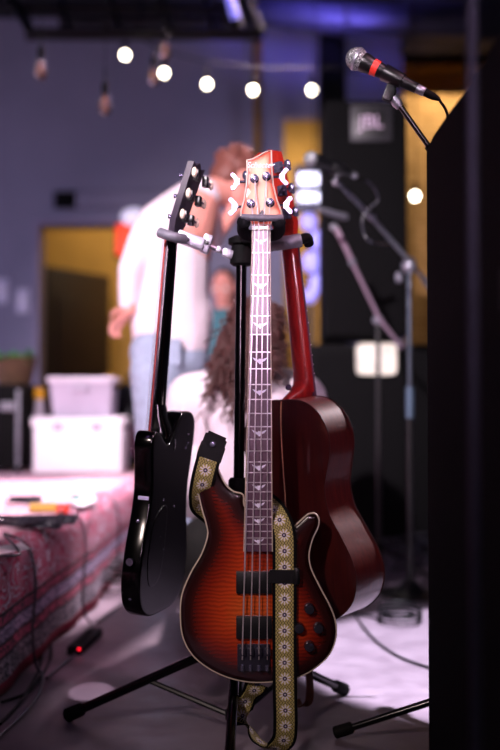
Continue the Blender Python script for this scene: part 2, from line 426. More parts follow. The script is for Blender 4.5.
def slab_body(out2, yf, yb, rr=.006, arch=0., rings=None):
    """solid body: front cap at yf (toward -y), back cap at yb, rounded edges; returns MB with edge distances"""
    def drop(d): return 0 if d >= rr else rr-math.sqrt(max(0, rr*rr-(rr-d)**2))
    rings = rings or (.2*rr, .5*rr, rr)
    m = MB(); fv, ff, fd = slab_cap(out2, lambda d, x, z: yf+drop(d)-arch*min(1, d/.09), rings=rings)
    bv, bf, bd = slab_cap(out2, lambda d, x, z: yb-drop(d), rings=rings)
    m.add(fv, ff); k = len(fv); m.add(bv, bf); n = len(out2)
    m.add([], []); m.f += [(i, (i+1) % n, k+(i+1) % n, k+i) for i in range(n)]
    m.att = list(fd)+list(bd); return m
def set_att(o, vals):
    a = o.data.attributes.new('edge', 'FLOAT', 'POINT')
    if len(vals) == len(o.data.vertices): a.data.foreach_set('value', [float(x) for x in vals])
def ribbon(pts, wdir, width, thick, name, m, parent, vrange0=0.0):
    """flat band along pts; wdir one vector or list; UV in metres"""
    pts = [Vector(p) for p in pts]; N = len(pts); vs = []; fs = []; uvs = {}
    L = 0; ls = [0]
    for i in range(1, N): L += (pts[i]-pts[i-1]).length; ls.append(L)
    for i, p in enumerate(pts):
        t = (pts[min(i+1, N-1)]-pts[max(i-1, 0)]).normalized()
        wd = Vector(wdir[i] if isinstance(wdir, list) else wdir); wd = (wd-t*wd.dot(t)).normalized(); nn = t.cross(wd)
        ww = width[i] if isinstance(width, list) else width
        for a, b in ((-1, -1), (1, -1), (1, 1), (-1, 1)):
            vs.append(p+wd*(a*ww/2)+nn*(b*thick/2)); uvs[len(vs)-1] = (a*ww/2, ls[i]+vrange0)
    for i in range(N-1):
        for k in range(4): fs.append((i*4+k, i*4+(k+1) % 4, i*4+4+(k+1) % 4, i*4+4+k))
    fs += [(0, 1, 2, 3), (4*N-4, 4*N-3, 4*N-2, 4*N-1)]
    mb = MB(); mb.add(vs, fs); o = mb.build(name, m, parent)
    lay = o.data.uv_layers.new(name='UVMap')
    for lp in o.data.loops: lay.data[lp.index].uv = uvs[lp.vertex_index]
    return o
def text_obj(txt, size, mtx, m, parent, name='lettering', extrude=.0004, shear=0, bold=0):
    c = bpy.data.curves.new('t', 'FONT'); c.body = txt; c.size = size; c.extrude = extrude; c.align_x = 'CENTER'; c.align_y = 'CENTER'; c.shear = shear; c.offset = bold
    t = bpy.data.objects.new('t', c); COL.objects.link(t); bpy.context.view_layer.update()
    me = bpy.data.meshes.new_from_object(t.evaluated_get(bpy.context.evaluated_depsgraph_get())); bpy.data.objects.remove(t)
    me.name = name; me.materials.clear(); me.materials.append(m)
    o = bpy.data.objects.new(name, me); COL.objects.link(o)
    inv = W[parent.name].inverted() if parent is not None else Matrix.Identity(4)
    me.transform(inv @ mtx); o.parent = parent; W[o.name] = W[parent.name]; return o
def fuse(mb, name, m, parent, voxel=.008, smooth=6):
    """merge overlapping volumes into one continuous skin"""
    t = bpy.data.objects.new('t', mb.mesh('t')); COL.objects.link(t)
    r = t.modifiers.new('r', 'REMESH'); r.mode = 'VOXEL'; r.voxel_size = voxel; r.use_smooth_shade = True
    s = t.modifiers.new('s', 'SMOOTH'); s.iterations = smooth; s.factor = .5
    bpy.context.view_layer.update()
    me = bpy.data.meshes.new_from_object(t.evaluated_get(bpy.context.evaluated_depsgraph_get())); bpy.data.objects.remove(t)
    me.name = name; me.materials.clear(); me.materials.append(m); me.transform(W[parent.name].inverted())
    me.polygons.foreach_set('use_smooth', [True]*len(me.polygons))
    o = bpy.data.objects.new(name, me); COL.objects.link(o); o.parent = parent; W[o.name] = W[parent.name]; return o
def limb(mb, pts, rs, n=14):
    mb.tube(pts, rs, n)
    for p, r in zip(pts, rs): mb.ball(p, r*.999, 14, 8)
def hand(mb, wrist, direction, palm_n, side=1, curl=.4, s=1.0):
    """palm, four unequal bent fingers and a thumb leaving the side of the palm"""
    d = Vector(direction).normalized(); pn = Vector(palm_n); pn = (pn-d*pn.dot(d)).normalized(); sd = d.cross(pn)*side
    w_ = Vector(wrist); R = Matrix((sd, d, pn)).transposed()
    mb.ball(w_+d*.045*s, (.040*s, .052*s, .016*s), 14, 8, R)
    mb.tube([w_-d*.02, w_+d*.03*s], [.026*s, .024*s], 12)
    for k, (off, ln, cu) in enumerate(((-.030, .066, 1.3), (-.011, .078, 1.0), (.009, .084, .9), (.028, .076, .85))):
        p = w_+d*.082*s+sd*off*s; pts = [p-d*.02*s, p]; ang = 0
        for q in (.45, .32, .23):
            ang += curl*cu*.8; p = p+(d*math.cos(ang)+pn*math.sin(ang)+sd*off*1.2)*ln*q*s; pts.append(p)
        mb.tube(pts, [.010*s, .0098*s, .0088*s, .008*s, .0066*s], 8); mb.ball(pts[-1], .0066*s, 8, 6)
    b = w_+d*.025*s+sd*.030*s; pts = [b-sd*.01*s, b+(sd*.8+d*.6).normalized()*.035*s]
    pts.append(pts[-1]+(sd*.45+d*.9+pn*.35).normalized()*.030*s); pts.append(pts[-1]+(sd*.1+d*.9+pn*.45).normalized()*.022*s)
    mb.tube(pts, [.015*s, .012*s, .010*s, .008*s], 8); mb.ball(pts[-1], .008*s, 8, 6)
def head(mb, c, face, up, s=1.0):
    """skull, jaw, nose, brow, lips, ears; returns frame"""
    f = Vector(face).normalized(); u = Vector(up); u = (u-f*u.dot(f)).normalized(); r = f.cross(u)
    R = Matrix((r, f, u)).transposed(); c = Vector(c)
    q = lambda a, b, d: c+(r*a+f*b+u*d)*s
    mb.ball(q(0, -.012, .02), (.076*s, .094*s, .092*s), 20, 14, R)
    mb.ball(q(0, .02, -.045), (.060*s, .068*s, .068*s), 18, 12, R)
    mb.ball(q(0, .050, -.088), (.024*s, .026*s, .020*s), 12, 8, R)      # chin
    mb.tube([q(0, .082, .015), q(0, .100, -.018), q(0, .108, -.032)], [.008*s, .011*s, .014*s], 8)
    mb.ball(q(0, .070, .030), (.050*s, .018*s, .010*s), 12, 8, R)       # brow
    mb.ball(q(0, .083, -.058), (.022*s, .009*s, .006*s), 10, 6, R); mb.ball(q(0, .082, -.068), (.019*s, .009*s, .006*s), 10, 6, R)
    for a in (-1, 1):
        mb.ball(q(a*.078, -.008, -.008), (.010*s, .020*s, .032*s), 10, 8, R); mb.ball(q(a*.036, .066, -.02), (.020*s, .018*s, .018*s), 10, 8, R)
    return q, R
# ================================================================ the setting
def struct(name, mb, m, auto=40):
    o = mb.single(name, m, None, None, None, auto); o['kind'] = 'structure'; return o
WY = 9.0                                              # rear wall
RX0, RX1, CZ = -4.0, 3.6, 4.25
struct('floor', MB().box((-.2, 3.4, -.05), (8.2, 14.8, .1)), M['floor'])
struct('ceiling', MB().box((-.2, 3.4, CZ+.05), (8.2, 14.8, .1)), M['ceiling'])
struct('wall_left', MB().box((RX0-.05, 3.4, CZ/2), (.1, 14.8, CZ)), M['wall_violet'])
struct('wall_right', MB().box((RX1+.05, 3.4, CZ/2), (.1, 14.8, CZ)), M['wall_violet'])
struct('wall_front', MB().box((-.2, -3.95, CZ/2), (8.2, .1, CZ)), M['wall_violet'])
# rear wall with two openings: the doorway left, the passage right
def wx(px): return P(px, 400, WY).x
def wz(py): return P(250, py, WY).z
dx0, dx1, dz = wx(38), wx(150), wz(226)
ox0, ox1, oz = wx(284), wx(331), wz(116)
ax0, ax1, az = wx(404), wx(545), wz(10)
wb = MB()
def seg(x0, x1, z0, z1): wb.box(((x0+x1)/2, WY+.08, (z0+z1)/2), (x1-x0, .16, z1-z0))
seg(RX0, dx0, 0, CZ); seg(dx0, dx1, dz, CZ); seg(dx1, ox0, 0, CZ); seg(ox0, ox1, oz, CZ); seg(ox1, ax0, 0, CZ); seg(ax0, ax1, az, CZ); seg(ax1, RX1, 0, CZ)
struct('wall_back', wb, M['wall_violet'])
fr = MB(); t = .02
for x in (dx0, dx1): fr.box((x, WY+.04, dz/2), (t*2, .26, dz))
fr.box(((dx0+dx1)/2, WY+.04, dz+t), (dx1-dx0+4*t, .26, 2*t)); struct('door_1', fr, mat('frame_paint', '#8a809c', .6))
# ochre rooms behind
ob = MB()
ob.box(((RX0+RX1)/2, WY+2.2, CZ/2), (RX1-RX0, .1, CZ)); struct('wall_rear_room', ob, M['ochre'])
struct('wall_alcove', MB().box(((ax0+ax1)/2+.2, WY+.9, 1.7), (ax1-ax0+.9, .1, 3.9)), M['ochre_brick'])
struct('ceiling_rear_room', MB().box((-.2, WY+1.2, CZ+.05), (8.2, 2.2, .1)), M['ochre'])
struct('floor_rear_room', MB().box((-.2, WY+1.2, -.05), (8.2, 2.2, .1)), M['floor'])
lamp('AREA', ((dx0+dx1)/2+.3, WY+1.0, 3.2), ((dx0+dx1)/2, WY+2.1, 1.2), 24, (1, .80, .50), .8)
lamp('AREA', ((ox0+ox1)/2, WY+1.2, 3.3), ((ox0+ox1)/2, WY+2.1, 2.2), 18, (1, .84, .62), .5)
lamp('SPOT', ((ax0+ax1)/2-.1, WY+.2, 4.1), ((ax0+ax1)/2-.3, WY+.9, 2.0), 130, (1, .82, .58), .1, 120, .8)
# a dark door leaf standing open inside the doorway, seen at a slant
r = root('interior_door', 'dark brown door leaf standing ajar in the ochre lit doorway', 'door', (P(45, 400, WY+.5).x, WY+.5, 0))
a0 = P(45, 266, WY+.45); a1 = P(108, 296, WY+1.25)
ddir = (V(a1.x, a1.y, 0)-V(a0.x, a0.y, 0)); dl = ddir.length; ddir.normalize(); ang = math.atan2(ddir.y, ddir.x); RZ = Matrix.Rotation(ang, 3, 'Z')
c0 = V((a0.x+a1.x)/2, (a0.y+a1.y)/2, 0)
MB().box(c0+V(0, 0, a0.z/2), (dl, .045, a0.z), RZ, .004).build('leaf_slab', M['wood_dark'], r)
for zz, hh in ((.5, .65), (1.35, .75)):
    MB().box(c0+V(0, 0, zz)+RZ @ V(0, -.03, 0), (dl*.72, .02, hh), RZ, .006).build('door_panel', M['wood_dark'], r)
k = RZ @ V(dl*.42, -.06, 0); MB().ball(c0+k+V(0, 0, .98), .028).build('door_knob', M['brass'], r)
# beam and column
struct('trim_1', MB().box((P(406, 0, 8.6).x+1.45, 8.75, wz(36)), (2.9, .35, .36)), M['joist'])
struct('trim_2', MB().box((P(332, 0, 8.5).x, 8.5, CZ/2), (.21, .21, CZ)), M['cab_black'])
# ceiling joists
for i in range(9):
    o = MB().box((-.2, 5.6+i*.42, CZ-.09), (7.6, .06, .18)).build('ceiling_joist', M['joist'], bpy.data.objects['ceiling'])
# brass pipe
r = MB(); x = P(257.5, 100, 8.7).x
r.cyl((x, 8.7, 0), (x, 8.7, CZ), .035); 
for z in (1.2, 2.6, 3.35): r.lathe([(.046, 0), (.046, .05)], (x, 8.7, z), (0, 0, 1))
r.single('pipe_riser', M['brass'], 'brass coloured riser pipe running up the violet rear wall', 'pipe')
# exit sign box at the doorway's right
r = root('exit_lamp', 'small red glowing lamp by the ochre doorway', 'lamp', P(121, 262, 8.85))
c = P(124, 240, 8.85); MB().box(c, (.13, .06, .26), None, .01).build('lens', M['exit_red'], r); MB().box(c+V(0, .05, 0), (.16, .05, .30)).build('housing', M['cab_black'], r)
r = root('round_wall_lamp', 'round white lamp head on the wall behind the man shoulder', 'lamp', P(134, 222, 8.7))
c = P(134, 217, 8.7); MB().ball(c, (.11, .05, .075)).build('diffuser', mat('dim_lamp', '#f0e8f8', .5, emit='#e8e0ff', es=.7), r); MB().cyl(c, c+V(0, .28, 0), .04).build('bracket', M['cab_black'], r)
# wall grille
r = root('wall_vent', 'long slotted air vent high on the violet wall', 'vent', P(110, 209, 8.96))
c = P(113, 200, 8.96); wv_ = 120/115.7
MB().box(c+V(0, .01, 0), (wv_, .03, .15)).build('back_box', mat('vent_back', '#57536c', .8), r)
MB().box(P(66, 200, 8.93), (.19, .06, .14), None, .01).build('damper', M['cab_black'], r)
me = None
for i in range(17):
    p = P(78+i*5.2, 200, 8.93)
    if me is None:
        q = MB().box((0, 0, 0), (.024, .05, .13)).build('slat', mat('slat_paint', '#a5a1bc', .6), r, local=True); me = q.data
    else:
        q = bpy.data.objects.new('slat', me); COL.objects.link(q); q.parent = r
    q.location = p-r.location
# wall plates
for px, py, lab in ((23, 301, 'white switch plate on the violet wall nearest the doorway'), (2, 291, 'pale wall plate cut by the left picture edge')):
    r = root('switch_plate', lab, 'switch', P(px, py+13, 8.98)); c = P(px, py, 8.98)
    MB().box(c, (.11, .02, .21), None, .006).build('plate', M['plate'], r); MB().box(c+V(0, -.015, 0), (.03, .02, .07), None, .004).build('rocker', M['white_plastic'], r)

# ceiling truss, ducts, string lights
r = root('lighting_truss', 'black ceiling truss of pipes along the top left', 'truss', P(140, 30, 7))
def tr(pts, rad=.035): MB().tube([P(*p) for p in pts], rad, 8).build('pipe', M['black_steel'], r)
tr([(8, -10, 7.4), (30, 31, 7)]); tr([(26, 34, 7), (262, 34, 7)], .045); tr([(262, 34, 7), (240, -12, 7.2)]); tr([(60, 22, 7.6), (250, 22, 7.6)]); tr([(0, 8, 7.2), (250, 10, 7.2)], .03)
for x in (70, 120, 170, 215): tr([(x, 34, 7), (x-10, -8, 7.6)], .022)
for x in (60, 140, 220): MB().tube([P(x, 33, 7), P(x, -140, 7)], .008, 6).build('hanger', M['black_steel'], r)
r = root('ceiling_duct', 'blue lit round duct crossing the ceiling at top centre', 'duct', P(320, 20, 7.8))
MB().tube([P(262, 12, 8.2), P(345, 20, 7.8), P(470, 24, 7.8)], .11, 20).build('duct_run', M['duct'], r)
for x in (290, 345, 410): 
    c = P(x, {290: 14.6, 345: 20, 410: 22}[x], {290: 8.07, 345: 7.8, 410: 7.8}[x]); MB().cyl(c-V(.02, 0, 0), c+V(.02, 0, 0), .122, n=20).build('duct_collar', M['joist'], r)
MB().tube([P(300, 15, 8), P(300, -40, 8)], .008, 6).build('hanger', M['black_steel'], r)
r = root('blue_pendant_tube', 'pale lit pipe hanging at a tilt from the truss', 'lamp', P(236, 27, 6.8))
MB().tube([P(229, -6, 6.8), P(236, 20, 6.8)], .028, 10).build('tube', mat('tube_em', '#8080e0', .4, emit='#8f86ff', es=1.0), r); MB().tube([P(236, 20, 6.8), P(237, 27, 6.8)], .036, 10).build('end_cap', M['cab_black'], r)  # hanging pipe, the light on it put in as glow

def bulb(px, py, D, lab, grp, lit=True, r_=.024):
    c = P(px, py, D); o = root('string_bulb', lab, 'bulb', c-V(0, 0, r_), grp)
    if lit:
        MB().ball(c, (r_, r_, r_*1.12), 14, 10).build('globe', M['bulb_on'], o)
    else:
        MB().lathe([(.004, -.055), (.022, -.045), (.031, -.02), (.027, .01), (.015, .04), (.013, .05)], c, (0, 0, 1), 14).build('globe', M['glass'], o)
        f = MB()
        for k in range(4):
            a = k*PI/2; f.tube([c+V(math.cos(a)*.010, math.sin(a)*.010, -.032), c+V(math.cos(a)*.006, math.sin(a)*.006, .02)], .0008, 5)
        f.build('filament', M['filament'], o)
    z = r_ if lit else .045
    MB().lathe([(.014, z-.004), (.016, z+.01), (.016, z+.05), (.006, z+.06)], c, (0, 0, 1), 12).build('socket', M['cab_black'], o)
    MB().tube([c+V(0, 0, z+.055), c+V(0, 0, z+.12)], .004, 6).build('drop_wire', M['cable'], o)
    return c+V(0, 0, z+.12)
gl = 'lit bulbs on the light string'
pts = [bulb(125, 55, 6.5, 'lit white bulb, leftmost of the glowing string', gl), bulb(164, 73, 6.5, 'lit white bulb second from the left beside an amber bulb', gl),
       bulb(207, 84, 6.5, 'lit white bulb third from the left', gl), bulb(253, 90, 6.5, 'lit white bulb in front of the brass pipe', gl), bulb(312, 90, 6.5, 'lit white bulb left of the dark column', gl)]
bulb(415, 196, 6.5, 'lit white bulb low between loudspeaker and right edge', gl)
wpts = [P(40, 10, 6.5)]+pts+[P(405, 70, 6.5), P(520, 20, 6.5)]
MB().tube(catmull(wpts, closed=False, sub=6), .005, 6).single('string_wire', M['cable'], 'thin black wire carrying the row of lit bulbs', 'wire')
MB().tube([P(415, 185, 6.5)+V(0, 0, .05), P(414, -60, 6.5)], .004, 6).single('pendant_wire', M['cable'], 'thin wire dropping to the low bulb at right', 'wire')
gu = 'clear amber bulbs of the nearer string'
up = [bulb(41, 68, 4.8, 'clear unlit bulb at far left under the truss', gu, False), bulb(105, 104, 4.8, 'clear amber bulb hanging lowest on the left', gu, False),
      bulb(154, 75, 5.2, 'amber glowing clear bulb touching the second lit bulb', gu, False), bulb(165, 49, 5.2, 'amber glowing clear bulb above the second lit bulb', gu, False)]
for p, lb in zip(up, ('at far left', 'of the lowest amber bulb', 'of the bulb beside the second lit bulb', 'of the bulb above the second lit bulb')): MB().tube([p-V(0, 0, .01), V(p.x, p.y, CZ-.002)], .0014, 6).single('cord', M['cable'], 'thin vertical ceiling cord '+lb, 'cord', 'cords of the clear bulbs')

# bright panel and violet lanterns behind the acoustic guitar
r = root('led_panel', 'white glowing light panel with two bars behind the guitar headstocks', 'light', (P(312, 400, 6.4).x, 6.4, 0))
xm = P(312, 400, 6.4).x
for py in (179, 197):
    c = P(312, py, 6.4); MB().box(c, (.165, .03, .072 if py == 179 else .055), None, .012).build('light_bar', M['led_white'], r)
MB().box((xm, 6.44, P(312, 188, 6.4).z), (.22, .03, .30), None, .01).build('back_plate', M['duct'], r)
MB().cyl((xm, 6.47, .02), (xm, 6.47, P(312, 188, 6.4).z), .016).build('pole', M['black_steel'], r); MB().lathe([(.18, 0), (.18, .015), (.03, .03)], (xm, 6.47, 0), (0, 0, 1)).build('base', M['black_steel'], r)
for i, (px, py, rr, lab) in enumerate(((309, 222, .045, 'violet glowing lantern topmost in the hanging cluster'), (319, 240, .05, 'violet glowing lantern second from the top of the cluster'), (312, 262, .055, 'violet glowing lantern in the middle of the cluster'), (318, 284, .05, 'violet glowing lantern second from the bottom of the cluster'), (310, 296, .038, 'violet glowing lantern lowest in the hanging cluster'))):
    c = P(px, py, 6.1); r = root('paper_lantern', lab, 'lantern', c-V(0, 0, rr), 'violet lanterns behind the acoustic guitar')
    m = MB(); N = 16; prof = [(rr*math.sin(PI*k/14)*(1+.06*(k % 2))+.002, -rr*1.2*math.cos(PI*k/14)) for k in range(15)]; m.lathe(prof, c, (0, 0, 1), 16); m.build('shade', M['led_violet'], r, auto=20)
    MB().cyl(c+V(0, 0, rr*1.15), c+V(0, 0, rr*1.15+.02), .012, n=10).build('cap', M['cab_black'], r)
a, b = P(314, 206, 6.1), P(314, 306, 6.1); MB().tube([V(P(316, 100, 6.1).x, 6.1, CZ-.002), a, P(310, 250, 6.1), P(309, 306, 6.1)], .004, 6).single('lantern_cord', M['cable'], 'thin cord carrying the violet lanterns', 'cord')

# ---------------------------------------------------------------- loudspeaker stack right
D = 5.0; r = root('stage_loudspeaker', 'tall black loudspeaker with square badge behind the microphones', 'loudspeaker', (P(368, 400, D).x, D+.25, 1.02))
x0, x1 = P(326, 400, D).x, P(409, 400, D).x; zt = P(368, 99, D).z; zb = 1.05; xc = (x0+x1)/2
MB().box((xc, D+.26, (zt+zb)/2), (x1-x0, .48, zt-zb), None, .015).build('cabinet', M['cab_black'], r)
MB().box((xc, D+.008, (zt+zb)/2), (x1-x0-.03, .02, zt-zb-.03), None, .008).build('grille', M['grille'], r)
c = P(371, 123, D-.01); MB().box(c, (.198, .016, .178), None, .006).build('badge_frame', mat('badge_frame', '#29272e', .5, .3), r)
MB().box(c+V(0, -.008, 0), (.155, .01, .135), None, .004).build('badge', mat('badge_face', '#0c0b10', .4), r)
bb = [x for x in r.children if x.name.startswith('badge')][-1]
text_obj('JBL', .088, Matrix.Translation(c+V(0, -.0145, 0)) @ Matrix.Rotation(PI/2, 4, 'X'), mat('badge_ink', '#c8b0cc', .5), r, bold=0)
MB().box((x1+.008, D+.25, 1.6), (.02, .14, .05), None, .004).build('handle', M['rubber'], r)
D2 = 5.05; r = root('subwoofer', 'black floor subwoofer with white square badge under the loudspeaker', 'loudspeaker', (xc+.03, D2+.3, 0))
MB().box((xc+.05, D2+.3, .52), (.66, .58, 1.0), None, .015).build('cabinet', M['cab_black'], r); MB().box((xc+.05, D2+.004, .52), (.6, .02, .92), None, .008).build('grille', M['grille'], r)
c = P(376, 359, D2-.012); m = MB(); MB().box(c, (.195, .012, .155), None, .03).build('badge', mat('cream_badge', '#d8d4c8', .5, var=.2, vs=14, emit='#d8d4c8', es=.25), r)  # badge is no lamp, brightened by a faint glow of its own
for sx in (-.2, .3):
    for sy in (.06, .52): MB().cyl((xc+sx, D2+sy, 0), (xc+sx, D2+sy, .025), .02, n=10).build('foot', M['rubber'], r)

# near cabinet at the right edge: its side face and rear edge are what the camera sees
NX = P(427.5, 400, 2.02).x
r = root('near_loudspeaker', 'huge dark carpeted loudspeaker blocking the right edge', 'loudspeaker', (NX+.3, 1.8, 0))
def side_pt(px, py):
    d = NX*FPX*1.0/(px-250); return P(px, py, d)
prof = [V(NX, 2.02, .0), side_pt(427.5, 152), side_pt(434, 137), side_pt(449, 115), side_pt(470, 86), side_pt(487, 60), side_pt(500, 34), side_pt(514, 20)]
prof.append(V(NX, prof[-1].y, .0)); prof = [V(NX, p.y, p.z) for p in prof]
m = MB(); m.prism(prof, (.62, 0, 0)); m.build('cabinet', M['carpet_black'], r)
yf = prof[-1].y
MB().box((NX+.31, yf-.006, .62), (.56, .02, 1.1), None, .006).build('grille', M['grille'], r)
for z in (.035, .9): MB().box((NX+.001, yf+.03, z), (.012, .06, .06), None, .004).build('corner', M['rubber'], r)
r = root('steel_pole', 'slim out of focus steel pole in front of the black cabinet', 'pole', (P(474, 400, 1.15).x, 1.15, 0))
x = P(474, 400, 1.15).x; MB().cyl((x, 1.15, .015), (x, 1.15, 1.75), .0055, n=12).build('upper_tube', M['duct'], r); MB().lathe([(.09, 0), (.09, .012), (.02, .02)], (x, 1.15, 0), (0, 0, 1)).build('base', M['black_steel'], r)

# ================================================================ stage and rug
HS = .355
def edge_x(y): return -.634+.048*(y-2.64)
y0, y1 = -.6, 6.1
m = MB(); xs = -3.4
m.prism([V(xs, y0, 0), V(edge_x(y0)-.035, y0, 0), V(edge_x(y1)-.035, y1, 0), V(xs, y1, 0)], (0, 0, HS-.012)); m.single('stage_platform', mat('stage_ply', '#15131a', .8), 'low black stage riser hidden under the rug', 'stage')
rows = []; NY = 110
sec = []
R_ = .055
prof = [(-2.6, 0)]+[(-2.6+i*.13, 0) for i in range(1, 19)]+[(-.2, 0), (-.14, 0), (-.09, 0)]
prof = [(a, b) for a, b in prof]
for k in range(9): t = PI/2*k/8; prof.append((-R_+R_*math.sin(t), -R_+R_*math.cos(t)))
for k in range(1, 9): prof.append((.004*math.sin(k), -R_-k*(HS-.006-R_)/8))
L = [0]
for i in range(len(prof)-2, -1, -1): L.append(L[-1]+math.hypot(prof[i+1][0]-prof[i][0], prof[i+1][1]-prof[i][1]))
L = L[::-1]
vs = []; uv = []; fs = []
for j in range(NY):
    y = y0+(y1-y0)*j/(NY-1); 
    for i, (a, b) in enumerate(prof):
        wob = .012*math.sin(y*2.3)+.008*math.sin(y*5.1+1); fold = max(0, -b)/HS
        vs.append(V(edge_x(y)+a+wob*fold+.006*fold*math.sin(y*17), y, HS+b+(.004*math.sin(y*3+a*7) if b == 0 and a < -.1 else 0)+.004)); uv.append((y, L[i]))
np_ = len(prof)
for j in range(NY-1):
    for i in range(np_-1): k = j*np_+i; fs.append((k, k+1, k+np_+1, k+np_))
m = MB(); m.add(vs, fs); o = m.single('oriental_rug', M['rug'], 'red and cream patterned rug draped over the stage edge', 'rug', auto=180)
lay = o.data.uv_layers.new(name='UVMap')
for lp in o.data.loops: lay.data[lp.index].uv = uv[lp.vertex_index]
so = o.modifiers.new('s', 'SOLIDIFY'); so.thickness = .008; so.offset = -1
ST = HS+.006
def SG(px, py, dz=0): return G(px, py, ST+dz)

# things at the far end of the stage
Dc = 5.45; c = P(78, 476, Dc)
xa, xb = P(31, 400, Dc).x, P(124, 400, Dc).x; zt = P(78, 417, Dc).z
r = root('white_cooler', 'large bright white plastic box on the rear of the stage', 'box', ((xa+xb)/2, Dc+.17, ST))
MB().box(((xa+xb)/2, Dc+.17, (ST+zt-.05)/2+.004), (xb-xa-.02, .34, zt-.05-ST-.002), None, .02).build('body', M['white_plastic'], r)
MB().box(((xa+xb)/2, Dc+.17, zt-.026), (xb-xa, .36, .05), None, .015).build('lid', M['white_plastic'], r)
for s in (-1, 1): MB().box(((xa+xb)/2+s*.1, Dc-.015, zt-.05), (.05, .018, .04), None, .004).build('latch', M['grey_plastic'], r)
xa2, xb2 = P(50, 400, Dc+.05).x, P(112, 400, Dc+.05).x; z2 = P(78, 376, Dc+.05).z
r = root('storage_bin', 'translucent grey storage bin stacked on the white box', 'box', ((xa2+xb2)/2, Dc+.2, zt))
MB().prism([V(xa2+.015, Dc+.06, zt+.001), V(xb2-.015, Dc+.06, zt+.001), V(xb2, Dc+.04, z2-.03), V(xa2, Dc+.04, z2-.03)], (0, .26, 0)).build('tub', M['grey_plastic'], r)
MB().box(((xa2+xb2)/2, Dc+.17, z2-.02), (xb2-xa2+.03, .30, .03), None, .01).build('lid', mat('bin_lid', '#c4bccb', .4), r)
MB().box(((xa2+xb2)/2, Dc+.02, z2-.07), (.09, .03, .02), None, .006).build('handle', M['grey_plastic'], r)
D = 5.6; xa, xb = P(-22, 400, D).x, P(22, 400, D).x
r = root('equipment_case', 'black equipment case at the left picture edge', 'case', ((xa+xb)/2, D+.2, ST)); zt3 = P(0, 384, D).z
MB().box(((xa+xb)/2, D+.2, (ST+.02+zt3)/2), (xb-xa, .4, zt3-ST-.02), None, .015).build('body', M['cab_black'], r)
for s in (xa+.02, xb-.02): MB().box((s, D-.004, (ST+zt3)/2), (.02, .012, zt3-ST-.06), None, .003).build('edge_strip', M['grey_grip'], r)
MB().box(((xa+xb)/2+.04, D-.01, zt3-.12), (.08, .02, .05), None, .006).build('latch', M['grey_grip'], r)
for s in (xa+.04, xb-.04):
    for yy in (D+.05, D+.35): MB().cyl((s, yy, ST+.001), (s, yy, ST+.03), .02, n=10).build('foot', M['rubber'], r)
r = root('planter_basket', 'brown woven basket with a green plant on the black case', 'planter', (P(8, 400, D).x, D+.2, zt3))
bc = V(P(6, 400, D).x, D+.2, zt3)
MB().lathe([(.09, .002), (.105, .06), (.12, .13), (.125, .15), (.118, .155), (.10, .14)], bc, (0, 0, 1), 24).build('basket', M['wicker'], r)
random.seed(3)
lf = MB()
for k in range(26):
    a = random.uniform(0, 2*PI); e = random.uniform(.3, 1.2); l = random.uniform(.08, .16); d = V(math.cos(a)*math.cos(e), math.sin(a)*math.cos(e), math.sin(e)*.8); p = bc+V(math.cos(a)*.05, math.sin(a)*.05, .12)
    s = d.cross(V(0, 0, 1)).normalized()*.018; q = p+d*l*.6; tip = p+d*l+V(0, 0, -.03)
    lf.add([p, q+s, tip, q-s, p+V(0, 0, -.003), q+s*.9+V(0, 0, -.003), tip+V(0, 0, -.002), q-s*.9+V(0, 0, -.003)], [(0, 1, 2, 3), (7, 6, 5, 4), (0, 4, 5, 1), (1, 5, 6, 2), (2, 6, 7, 3), (3, 7, 4, 0)])
o = lf.build('foliage', M['leaf'], r); o['kind'] = 'stuff'
D = 5.85; c = V(P(40, 400, D).x, D, ST)
r = root('tall_bottle', 'pale bottle with amber cap between black case and white box', 'bottle', c)
MB().lathe([(.032, .001), (.035, .01), (.035, .30), (.028, .36), (.024, .40)], c, (0, 0, 1)).build('bottle_body', mat('pale_bottle', '#8c8090', .4), r); MB().lathe([(.03, .395), (.032, .40), (.032, .455), (.02, .46)], c, (0, 0, 1)).build('cap', M['amber'], r)
# black bag right of the box
D = 5.96; r = root('black_backpack', 'slumped black backpack with pinkish flap right of the white box', 'bag', (P(129, 400, D).x, D, ST))
bx = P(129, 400, D).x; m = MB(); limb(m, [V(bx, D, ST+.10), V(bx+.01, D+.02, ST+.24), V(bx-.01, D, ST+.40)], [.10, .12, .085]); m.ball((bx+.03, D-.05, ST+.14), (.11, .09, .12)); fuse(m, 'bag_body', M['leather'], r, .012, 4)
m = MB(); m.ball((bx+.05, D-.11, ST+.16), (.075, .045, .09)); m.build('front_pocket', mat('pink_cloth', '#8a6074', .9), r)
MB().tube(catmull([V(bx-.03, D, ST+.47), V(bx, D, ST+.53), V(bx+.03, D, ST+.47)], closed=False), .008, 8).build('grab_loop', M['webbing'], r)

